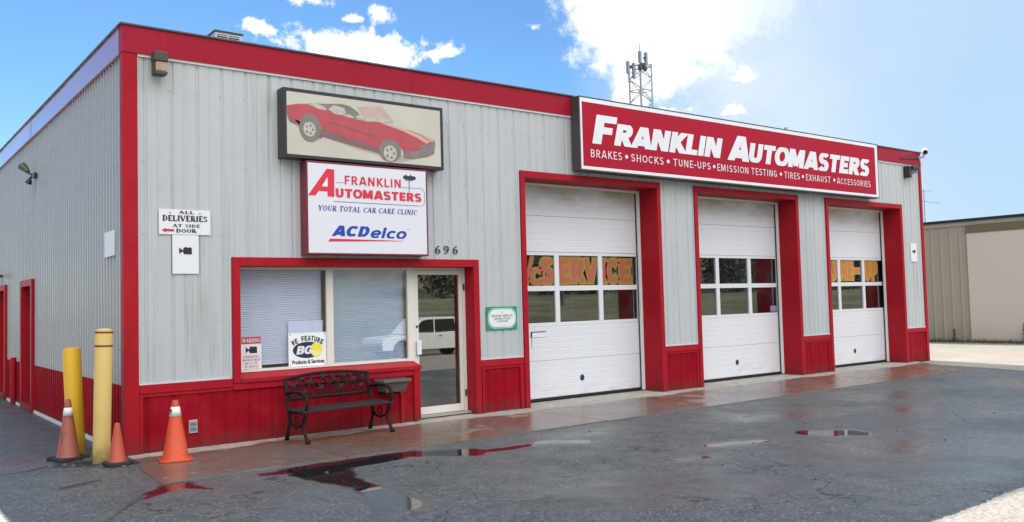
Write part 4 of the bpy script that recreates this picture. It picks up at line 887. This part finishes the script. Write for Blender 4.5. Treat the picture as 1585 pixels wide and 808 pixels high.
# ------------------------------------------------------------------ wall fittings
def wall_pack(x0, x1, z0, z1, label):
    r = root('wall_light', ((x0+x1)/2, -.04, z0), label, 'light', 'wall lights under the eave'); ya, yb_ = -.19, -.04
    zm = z0+(z1-z0)*.56
    b = MB(); b.box(x0-.008, x1+.008, ya-.012, yb_, zm, z1); b.build('housing', brown, r, bevel=.012)
    b = MB(); b.box(x0+.012, x1-.006, ya, yb_-.03, z0+.035, zm-.001); b.build('lens', tan, r, bevel=.012)
    b = MB(); b.box(x0, x1, ya-.006, yb_, z0, z0+.034); b.box(x0, x0+.011, ya+.02, yb_, z0+.034, zm); b.box(x0+.01, x1-.01, yb_-.028, yb_, z0+.036, zm-.002); b.build('frame', brown, r, bevel=.006); return r
wall_pack(.290, .432, 4.435, 4.705, 'brown wall light with a dirty tan lens at the building corner')
r = root('wall_light', (17.6, -.02, 4.35), 'dark hooded wall light near the far right end of the facade', 'light', 'wall lights under the eave')
b = MB(); b.box(17.36, 17.46, -.16, -.001, 4.35, 4.62); b.build('housing', dark, r, bevel=.01); b = MB(); b.box(17.46, 17.75, -.2, -.03, 4.55, 4.63); b.build('hood', dark, r, bevel=.01); b = MB(); b.box(17.47, 17.70, -.16, -.04, 4.47, 4.548); b.build('lens', mat('green_lens', (.05, .09, .06), .3), r)
r = root('security_camera', (18.08, -.05, 4.87), 'white bullet security camera on the right end of the red fascia', 'camera')
b = MB(); b.tube([(17.80, -.33, 4.955), (18.16, -.14, 5.06)], .062, 14); b.build('camera_body', wht, r, 2); b = MB(); b.tube([(17.775, -.345, 4.948), (17.80, -.332, 4.955)], .05, 14); b.build('lens', black, r)
b = MB(); b.tube([(18.05, -.2, 4.99), (18.06, -.15, 4.90), (18.08, -.04, 4.87)], .018, 8); b.tube([(18.08, -.05, 4.87), (18.08, -.038, 4.87)], .05, 12); b.build('bracket', wht, r, 2)
b = MB(); b.tube([(18.1, -.12, 4.98), (18.17, -.1, 4.86), (18.15, -.06, 4.76), (18.1, -.04, 4.70)], .008, 6); b.build('cable', grey, r)
b = MB(); b.tube([(17.2, -.055, 4.80), (17.6, -.055, 4.835), (18.06, -.055, 4.86)], .012, 6); o = b.build('conduit', dark, None, origin=(17.6, -.05, 4.8)); tag(o, 'thin dark conduit on the red fascia below the white bullet camera', 'conduit')
r = root('floodlight', (0, 5.75, 3.98), 'twin floodlight high on the ribbed side wall', 'light')
b = MB(); b.box(-.05, -.003, 5.70, 5.80, 3.94, 4.04); b.build('junction_box', dark, r, bevel=.01)
b = MB(); b.tube([(-.07, 5.75, 4.0), (-.12, 5.78, 4.03), (-.16, 5.81, 4.06)], .02, 8); b.tube([(-.07, 5.75, 3.97), (-.10, 5.77, 3.93), (-.12, 5.79, 3.91)], .02, 8); b.build('arm', dark, r)
b = MB(); b.tube([(-.12, 5.78, 4.05), (-.15, 5.82, 4.09), (-.18, 5.86, 4.13), (-.20, 5.89, 4.155)], [.03, .05, .065, .07], 14); b.build('lamp_head', mat('green_lamp', (.05, .07, .05), .4), r, 2); b = MB(); b.tube([(-.09, 5.78, 3.92), (-.11, 5.80, 3.88), (-.12, 5.81, 3.855)], [.025, .048, .052], 14); b.build('lamp_head', dark, r, 2)
r = root('security_camera', (0, 9.6, 2.4), 'dark little camera on the side wall past the floodlight', 'camera'); b = MB(); b.tube([(-.01, 9.6, 2.45), (-.12, 9.6, 2.45)], .03, 8); b.build('arm', dark, r); b = MB(); b.tube([(-.12, 9.75, 2.47), (-.14, 9.4, 2.43)], .06, 10); b.build('camera_body', dark, r)
r = root('electrical_outlet', (.755, -.001, .20), 'grey metal outlet box on the red panel behind the orange cone', 'outlet')
b = MB(); b.box(.70, .80, -.018, .012, .19, .345); b.build('cover_plate', grey, r, bevel=.004); b = MB()
for z in (.235, .295): b.box(.715, .785, -.022, -.018, z-.02, z+.02)
b.split('socket', mat('socket', (.14, .14, .14), .5), r)
r = root('planter', (3.38, -.02, .49), 'grey brown planter box fixed to the red wall beside the bench', 'planter')
b = MB()
def tap(b, x0, x1, ya, yb_, z0, z1, s): b.add([(x0+s, ya+s, z0), (x1-s, ya+s, z0), (x1-s, yb_, z0), (x0+s, yb_, z0), (x0, ya, z1), (x1, ya, z1), (x1, yb_, z1), (x0, yb_, z1)], [(0, 3, 2, 1), (4, 5, 6, 7), (0, 1, 5, 4), (1, 2, 6, 5), (2, 3, 7, 6), (3, 0, 4, 7)])
tap(b, 3.19, 3.57, -.30, -.04, .475, .605, .04); b.build('planter_box', planter_m, r, bevel=.01); b = MB(); b.box(3.165, 3.595, -.325, -.035, .606, .652); b.build('rim', planter_m, r, bevel=.012)
b = MB(); b.box(3.26, 3.29, -.2, -.013, .44, .474); b.box(3.47, 3.50, -.2, -.013, .44, .474); b.build('bracket', dark, r)
b = MB(); b.box(3.2, 3.56, -.29, -.05, .652, .657); b.build('soil', mat('soil', (.04, .03, .02), .9), r)

# ------------------------------------------------------------------ bench
bench = root('park_bench', (2.43, -.23, .012), 'dark cast iron bench with a flower pattern backrest, under the shop window', 'bench')
bench.rotation_euler = (0, 0, R(5.5)); OFF[bench] = Vector((0, 0, 0))
W2 = .615
def side_frame(x):
    b = MB(); t = .022
    b.tube([(x, .02, 0), (x, -.01, .1), (x, -.06, .22), (x, -.05, .33), (x, -.01, .45), (x, .03, .60), (x, .06, .74)], [.03, .02, .022, .026, .022, .02, .02], 8)
    b.tube([(x, -.50, 0), (x, -.47, .05), (x, -.40, .14), (x, -.37, .22), (x, -.42, .31), (x, -.47, .37)], [.032, .022, .02, .024, .026, .022], 8)
    b.tube([(x, -.06, .24), (x, -.13, .19), (x, -.22, .175), (x, -.31, .20), (x, -.37, .23)], .015, 8)
    b.tube([(x, .02, .57), (x, -.15, .60), (x, -.33, .605), (x, -.45, .57), (x, -.50, .50), (x, -.47, .43), (x, -.45, .37)], [.018, .02, .022, .024, .02, .018, .018], 8)
    b.tube([(x, -.05, .345), (x, -.47, .365)], .017, 8)
    b.tube([(x, -.22+.05*math.cos(a), .26+.05*math.sin(a)) for a in np.arange(0, 6.4, .5)], .009, 6)
    return b
for x in (-W2, W2): side_frame(x).build('side_frame', iron, bench, 1)
for i in range(6):
    b = MB(); y = -.06-.078*i; b.box(-W2-.05, W2+.05, y-.031, y+.031, .366, .392); b.build('seat_slat', slatm, bench, bevel=.006)
bk = MB()
def bkp(u, v): return (u, .012+.045*(v-.48)/.3, v)
top = lambda u: .745+.055*(1-(abs(u)/W2)**2)
N_ = 22
bk.tube([bkp(u, top(u)) for u in np.linspace(-W2, W2, N_)], .02, 8); bk.tube([bkp(u, .50) for u in np.linspace(-W2, W2, 6)], .02, 8)
for u in (-W2+.02, W2-.02): bk.tube([bkp(u, .5), bkp(u, top(u))], .018, 8)
backrest = bk.build('backrest_frame', iron, bench, 1)
sr = MB()
for k in range(-9, 10):       # crossing scrolls of the casting
    for sgn in (-1, 1):
        pts = []
        for t in np.linspace(0, 1, 8):
            u = k*.135+sgn*(t-.5)*.28+.02*math.sin(t*6.3); v = .5+t*(top(min(max(u, -W2), W2))-.5)
            if abs(u) < W2-.01: pts.append(bkp(u, v))
        if len(pts) > 1: sr.tube(pts, .0085, 5)
for k in range(16):
    u0 = random.uniform(-.5, .5); v0 = random.uniform(.54, .72); sr.tube([bkp(u0+(.012+.006*a)*math.cos(a), v0+(.012+.006*a)*math.sin(a)) for a in np.arange(0, 5.6, .5)], .006, 5)
sr.build('scrollwork', iron, bench, 1)
def rosette(u, v, s, rot):
    b = MB(); pts = []
    for i in range(40):
        a = 2*math.pi*i/40; rr_ = s*(.62+.38*math.cos(5*a)); pts.append((u+rr_*math.cos(a+rot), v+rr_*math.sin(a+rot)))
    vs = [bkp(p[0], p[1]) for p in pts]; n = len(vs); c = bkp(u, v)
    f = [(x, y-.012, z) for x, y, z in vs]+[(c[0], c[1]-.024, c[2])]+[(x, y+.006, z) for x, y, z in vs]
    b.add(f, [(i, (i+1) % n, n) for i in range(n)]+[(i, n+1+i, n+1+(i+1) % n, (i+1) % n) for i in range(n)]); return b
rose_m = mat('weathered_casting', (.042, .026, .03), .65, 0, .4, 20, spec=.15)
for u, v, s in [(-.5, .66, .052), (-.40, .73, .045), (-.26, .69, .06), (-.08, .745, .055), (-.12, .60, .062), (.08, .70, .05), (.22, .745, .055), (.18, .59, .055), (.36, .68, .06), (.48, .59, .05), (.52, .71, .045), (-.36, .57, .05), (-.5, .55, .04)]:
    rosette(u, v, s, random.random()).build('rosette', rose_m, bench, 1)

# ------------------------------------------------------------------ cones and bollards
def cone(name, x, y, h, rb, rt_, base, bt, m, bm, label, collar=None, rotz=0.):
    r = root(name, (x, y, .012 if y < -.55 and x > 0 else 0), label, 'traffic cone', 'traffic cones at the building corner'); OFF[r] = Vector((0, 0, 0)); r.rotation_euler = (0, 0, rotz)
    b = MB(); b.lathe([(rb+.012, bt), (rb, bt+.02), (rt_+.004, h-.03), (rt_, h-.008), (rt_*.75, h), (rt_*.6, h-.02)], n=26); b.build('cone_body', m, r, 2)
    b = MB(); s = base/2; c = .05; b.flat([(-s+c, -s), (s-c, -s), (s, -s+c), (s, s-c), (s-c, s), (-s+c, s), (-s, s-c), (-s, -s+c)], 0, bt); b.build('cone_base', bm, r, bevel=.008)
    if collar:
        ra = lambda z: rb+(rt_+.004-rb)*(z-bt-.02)/(h-.03-bt-.02)+.003
        b = MB(); b.lathe([(ra(collar[0]), collar[0]), (ra(collar[1]), collar[1])], n=26); b.build('reflective_sleeve', collar_m, r, 1)
    return r
cone('traffic_cone', -.54, .345, .68, .118, .026, .36, .035, cone_old, rubber, 'faded dirty orange cone with a white sleeve, in front of the leaning yellow post', (.495, .585), .3)
cone('traffic_cone', -.215, -.50, .455, .088, .026, .27, .045, cone_mid, rubber, 'small plain orange cone beside the pale banded post, without a white sleeve', None, .15)
c3 = cone('traffic_cone', .335, -.72, .655, .138, .032, .35, .02, cone_bright, cone_bright, 'bright orange cone with a white sleeve, in front of the red wall', (.48, .585), -.2)
b = MB(); b.lathe([(.0362, .592), (.0345, .627), (.034, .6475), (.026, .656)], n=20); b.build('cone_tip', cone_old, c3, 1)
b = MB(); b.box(-.054, -.036, -.035, -.015, .50, .56); b.build('marking', blackp, c3)

def bollard(name, base, topp, rad, m, label, bands=()):
    r = root(name, base, label, 'bollard', 'bollards at the building corner'); B, T_ = Vector(base), Vector(topp); ax = (T_-B)
    b = MB(); L = ax.length; fr_ = [(0, 1), (.97*L, 1), (.99*L, .93), (1.0*L, .7), (1.003*L, .2)]
    b.tube([B+ax*(-.04/L)]+[B+ax*(z/L) for z, _ in fr_], [rad]+[rad*k for _, k in fr_], 26); b.build('post', m, r, 2)
    for z in bands: b = MB(); b.tube([B+ax*((z-.010)/L), B+ax*((z+.010)/L)], rad+.003, 26); b.build('band', band_m, r, 1)
    return r
bollard('bollard', (-.405, .60, 0), (-.455, .60, 1.255), .098, bol_y, 'leaning deep yellow steel post behind the faded cone')
bollard('bollard', (-.308, -.19, 0), (-.275, -.19, 1.475), .092, bol_p, 'taller pale yellow post with two brown bands', (1.285, 1.435))

# small debris by the corner
r = MB()
for i in range(70):
    x, y = random.gauss(-.35, .35), random.gauss(-.25, .25)
    if x > -.05 and y > -.1: continue
    s = random.uniform(.006, .02); r.obox((x, y, s*.5), (1, random.random(), 0), (-random.random(), 1, 0), (0, 0, 1), s, s*.7, s*.5)
for i in range(160):
    x, y = random.uniform(-1.4, 16), random.uniform(-7, -2.1); s = random.uniform(.004, .013); r.obox((x, y, s*.5), (1, random.random(), 0), (-random.random(), 1, 0), (0, 0, 1), s, s*.7, s*.5)
o = r.build('loose_gravel', mat('grit', (.14, .13, .12), .8, 0, .5, 20)); o['kind'] = 'stuff'; o['label'] = 'loose bits of gravel scattered on the asphalt'

# ------------------------------------------------------------------ rooftop unit
r = root('rooftop_unit', (1.66, 1.6, 4.78), 'grey rooftop air conditioner with louvred grilles above the red fascia', 'air conditioner')
ya, yb_ = 1.2, 2.15
b = MB(); b.box(1.475, 1.86, ya, yb_, 4.79, 5.50); b.build('cabinet', mat('hvac_metal', (.42, .45, .50), .4, 0, .08), r, bevel=.005); b = MB(); b.box(1.465, 1.87, ya-.012, yb_+.01, 5.50, 5.522); b.build('lid', dark, r)
for a, c in ((1.505, 1.645), (1.665, 1.812)):
    b = MB(); b.box(a, c, ya-.004, ya-.001, 5.15, 5.468); 
    g = b.build('grille', black, r); b = MB()
    for z in np.arange(5.17, 5.46, .03): b.add([(a, ya-.016, z), (c, ya-.016, z), (c, ya-.005, z+.016), (a, ya-.005, z+.016)], [(0, 1, 2, 3)])
    b.build('louvre', grey, g)

# ------------------------------------------------------------------ lattice tower
def lattice(cx, cy, h, wd):
    r = root('lattice_tower', (cx, cy, 0), 'grey lattice radio tower carrying antennas beyond the roof', 'tower'); m = mat('galvanised', (.34, .36, .40), .5, .3, .1)
    cs = [(cx-wd/2, cy-wd/2), (cx+wd/2, cy-wd/2), (cx+wd/2, cy+wd/2), (cx-wd/2, cy+wd/2)]
    for x, y in cs: b = MB(); b.tube([(x, y, 0), (x, y, h)], .07, 6); b.build('leg', m, r)
    b = MB(); z = 0; k = 0; st_ = 1.0
    while z < h-.1:
        for i in range(4):
            p, q = cs[i], cs[(i+1) % 4]; z1 = min(z+st_, h)
            a_, c_ = (p, q) if (k+i) % 2 else (q, p)
            b.tube([(a_[0], a_[1], z), (c_[0], c_[1], z1)], .042, 4)
            if k % 2 == 0: b.tube([(p[0], p[1], z1), (q[0], q[1], z1)], .042, 4)
        z += st_; k += 1
    b.build('bracing', m, r); return r, m
tw, tm = lattice(50.3, 40, 21.2, 1.3)
am = mat('antenna_panel', (.20, .23, .30), .5)
b = MB(); b.tube([(49.9, 39.6, 20.5), (49.9, 39.6, 22.8)], .025, 6); b.build('whip', am, tw)
for x, z0, z1 in ((49.52, 21.1, 22.05), (50.22, 21.05, 22.05), (48.1, 20.0, 21.0), (48.75, 19.7, 20.95)):
    b = MB(); b.box(x-.11, x+.11, 39.15, 39.35, z0, z1); b.build('panel_antenna', am, tw)
b = MB(); b.tube([(48.1, 39.3, 19.3), (48.75, 39.3, 19.4)], .03, 5); b.tube([(48.12, 39.3, 19.3), (48.12, 39.3, 20.4)], .03, 5); b.tube([(48.1, 39.3, 20.15), (49.7, 39.35, 20.2)], .03, 5); b.tube([(48.75, 39.3, 19.6), (50.3, 39.35, 20.7)], .03, 5); b.build('boom', am, tw)
for x, z, q in ((49.5, 20.72, .27), (50.05, 20.68, .25), (49.8, 20.95, .2), (48.4, 20.6, .12), (50.0, 21.55, .11)):
    b = MB(); b.tube([(x, 39.25, z), (x, 39.1, z)], [q, q*.7], 10); b.build('radio_unit', mat('radio_%d' % int(x*10), (.03, .04, .06), .5), tw)

# ------------------------------------------------------------------ neighbouring building
nb = root('warehouse', (32, 0, 0), 'low beige metal building with a pale panel, beyond the red trimmed shop', 'building')
NX = 26.
tanm = mat('tan_cladding', (.36, .32, .255), .5, 0, .05, 1, streak=.3, scol=(.26, .23, .18)); cream_p = mat('cream_panel', (.58, .52, .45), .7, 0, .05, .7); bandm = mat('olive_band', (.15, .125, .07), .6, 0, .08)
b = MB(); b.box(NX+.05, NX+14, -3.8, 9, 0, 3.74); b.build('wall', tanm, nb)
b = MB(); y = 2.66
while y < 9: b.add([(NX+.03, y, 0.05), (NX+.03, y+.2, .05), (NX, y+.215, .05), (NX, y+.245, .05), (NX+.03, y+.26, .05), (NX+.03, y+.305, .05), (NX+.03, y, 3.74), (NX+.03, y+.2, 3.74), (NX, y+.215, 3.74), (NX, y+.245, 3.74), (NX+.03, y+.26, 3.74), (NX+.03, y+.305, 3.74)], [(i+1, i, i+6, i+7) for i in range(5)]); y += .305
b.build('ribbed_cladding', tanm, nb)
b = MB(); b.box(NX-.03, NX+.05, -3.8, 2.64, .06, 3.48); b.build('pale_panel', cream_p, nb)
b = MB(); b.box(NX-.05, NX+.05, -3.8, 2.655, 3.482, 3.738); b.build('band', bandm, nb)
b = MB(); b.box(NX-.02, NX+.05, -3.8, 9.0, 3.742, 3.86); b.build('eave_trim', mat('eave_tan', (.42, .38, .31), .5), nb)
b = MB(); b.box(NX-.08, NX+14.1, -3.9, 9.1, 3.862, 3.95); b.build('roof_edge', dark, nb)
b = MB(); b.box(NX-.02, NX+.05, -3.8, 9, 0, .055); b.build('base_flashing', dark, nb)
an = root('roof_antenna', (28, 5.0, 3.95), 'thin television antenna mast on the roof of the beige building', 'antenna')
b = MB(); b.tube([(28, 5, 3.95), (28, 5, 5.3)], .018, 6); b.build('mast', grey, an); b = MB()
b.tube([(27.8, 5.2, 5.22), (28.2, 4.8, 5.24)], .01, 5); b.tube([(27.85, 5.15, 4.9), (28.4, 4.6, 4.78)], .01, 5)
for t in (.3, .6, .9): b.tube([(27.85+.55*t-.1, 5.15-.55*t-.1, 4.9-.12*t), (27.85+.55*t+.1, 5.15-.55*t+.1, 4.9-.12*t)], .008, 4)
b.build('element', grey, an)

# weeds along the neighbour's wall
gm = mat('weed_green', (.06, .085, .03), .7, 0, .4, 8); gdry = mat('dry_weed', (.16, .13, .06), .8, 0, .3, 8)
b = MB()
for i in range(2600):
    y = random.uniform(-3.7, 8.8); x = NX-.05-abs(random.gauss(0, .22)); hgt = random.uniform(.05, .17)*(1.3 if random.random() < .1 else 1); a = random.uniform(0, 6.28); wv = .012; ex, ey = random.gauss(0, .05), random.gauss(0, .05)
    b.cur = int(random.random() < .45); b.add([(x-wv*math.cos(a), y-wv*math.sin(a), .0), (x+wv*math.cos(a), y+wv*math.sin(a), .0), (x+ex, y+ey, hgt)], [(0, 1, 2)])
o = b.build('grass_strip', [gm, gdry]); o['kind'] = 'stuff'; o['label'] = 'strip of low grass and weeds along the beige building'
def weed(y, hgt, label):
    b = MB(); b.tube([(NX-.18, y, 0), (NX-.17, y+.01, hgt)], [.008, .004], 5)
    for i in range(70):
        z = random.uniform(.08, 1)*hgt; a = random.uniform(0, 6.28); l = random.uniform(.05, .13)*(1.2-z/hgt*.6); c, s = math.cos(a), math.sin(a); x0, y0 = NX-.175, y
        b.add([(x0, y0, z), (x0+c*l*.5-s*.02, y0+s*l*.5+c*.02, z+.03), (x0+c*l, y0+s*l, z+.01), (x0+c*l*.5+s*.02, y0+s*l*.5-c*.02, z+.03)], [(0, 1, 2, 3)])
    o = b.build('weed_plant', gm, None, origin=(NX-.18, y, 0)); tag(o, label, 'weed', 'weeds by the beige wall')
weed(3.1, .42, 'leafy weed against the ribbed tan wall'); weed(1.0, .62, 'taller leafy weed in front of the pale cream panel')

# ------------------------------------------------------------------ across the road (mirrored in the glass)
tk = root('pickup_truck', (19.15, -24.0, -.80), 'white crew cab pickup parked across the road, mirrored in the glass door', 'pickup truck'); OFF[tk] = Vector((0, 0, 0))
tw_m = mat('white_car_paint', (.80, .80, .78), .25, 0, .02, coat=.5); chrome = mat('chrome', (.5, .5, .5), .2, 1.)
def ex(b, prof, y0, y1): b.prism(prof, y0, y1)
b = MB(); b.prism([(-2.8, .45), (-2.82, .80), (-2.72, 1.02), (-1.45, 1.10), (-1.40, 1.13), (2.85, 1.13), (2.88, .55), (2.2, .45), (2.15, .70), (1.95, .86), (1.7, .90), (1.45, .82), (1.3, .62), (1.28, .42), (-1.3, .42), (-1.33, .62), (-1.5, .82), (-1.75, .90), (-2.0, .85), (-2.2, .65), (-2.25, .45)], -.95, .95); b.build('body', tw_m, tk, bevel=.04)
b = MB(); b.prism([(-1.45, 1.12), (-.72, 1.80), (-.4, 1.88), (1.1, 1.88), (1.26, 1.80), (1.32, 1.12)], -.80, .80); b.build('cab', tw_m, tk, bevel=.05)
for s in (-1, 1):
    for pf in ([(-1.22, 1.20), (-.66, 1.72), (-.36, 1.78), (-.05, 1.78), (-.03, 1.18)], [(.04, 1.18), (.02, 1.78), (1.08, 1.78), (1.18, 1.20)]):
        b = MB(); y = .80*s; b.prism(pf, min(y, y+.012*s), max(y, y+.012*s)); b.build('side_window', g_car, tk)
for cx_ in (-1.77, 1.72):
    for s in (-1, 1):
        b = MB(); b.tube([(cx_, s*.70, .39), (cx_, s*.94, .39)], .39, 22); t = b.build('wheel', rubber, tk, 2); b = MB(); b.tube([(cx_, s*.942, .39), (cx_, s*.955, .39)], .24, 18); b.build('rim', chrome, t)
b = MB(); b.box(-2.95, -2.80, -.9, .9, .42, .68); b.build('bumper', chrome, tk); b = MB(); b.box(2.86, 2.98, -.9, .9, .5, .72); b.build('bumper', chrome, tk)
b = MB(); b.box(.15, .30, .951, .965, 1.0, 1.04); b.build('handle', dark, tk)
pm = mat('pole_wood', (.10, .075, .055), .8, 0, .2)
for px_, py_, lab in ((47, -46, 'wooden utility pole across the road, nearer the pickup'), (54.5, -46, 'wooden utility pole across the road, farther from the pickup')):
    b = MB(); b.tube([(px_, py_, 0), (px_+.15, py_, 9)], [.16, .11], 8); b.tube([(px_-1.1, py_, 8.3), (px_+1.3, py_, 8.3)], .06, 5); o = b.build('utility_pole', pm, None, origin=(px_, py_, 0)); tag(o, lab, 'utility pole', 'utility poles across the road')
lf = MB(); rs = random.Random(3)
for i in range(30):
    cx_, cy_ = 59+i*4.5+rs.uniform(0, 3), rs.uniform(-92, -80); hh = rs.uniform(9, 15); ww = rs.uniform(2.5, 3.6)+min(i, 20)*.08
    lf.tube([(cx_, cy_, 1.5), (cx_, cy_, hh*.6)], .2, 5)
    for k in range(1100):
        v = Vector((rs.gauss(0, 1), rs.gauss(0, 1), rs.gauss(0, 1))).normalized()*rs.random()**.4; c = Vector((cx_+v.x*ww, cy_+v.y*ww, 2+hh*.5+v.z*hh*.48)); s = rs.uniform(.2, .5)
        a = Vector((rs.gauss(0, 1), rs.gauss(0, 1), rs.gauss(0, 1))).normalized(); q = a.orthogonal().normalized(); lf.add([c-q*s, c+a.cross(q)*s*.6, c+q*s, c-a.cross(q)*s*.6], [(0, 1, 2, 3)])
o = lf.build('distant_wood', mat('wood_leaves', (.085, .105, .06), .8, 0, .4, .4)); o['kind'] = 'stuff'; o['label'] = 'belt of green trees across the road'
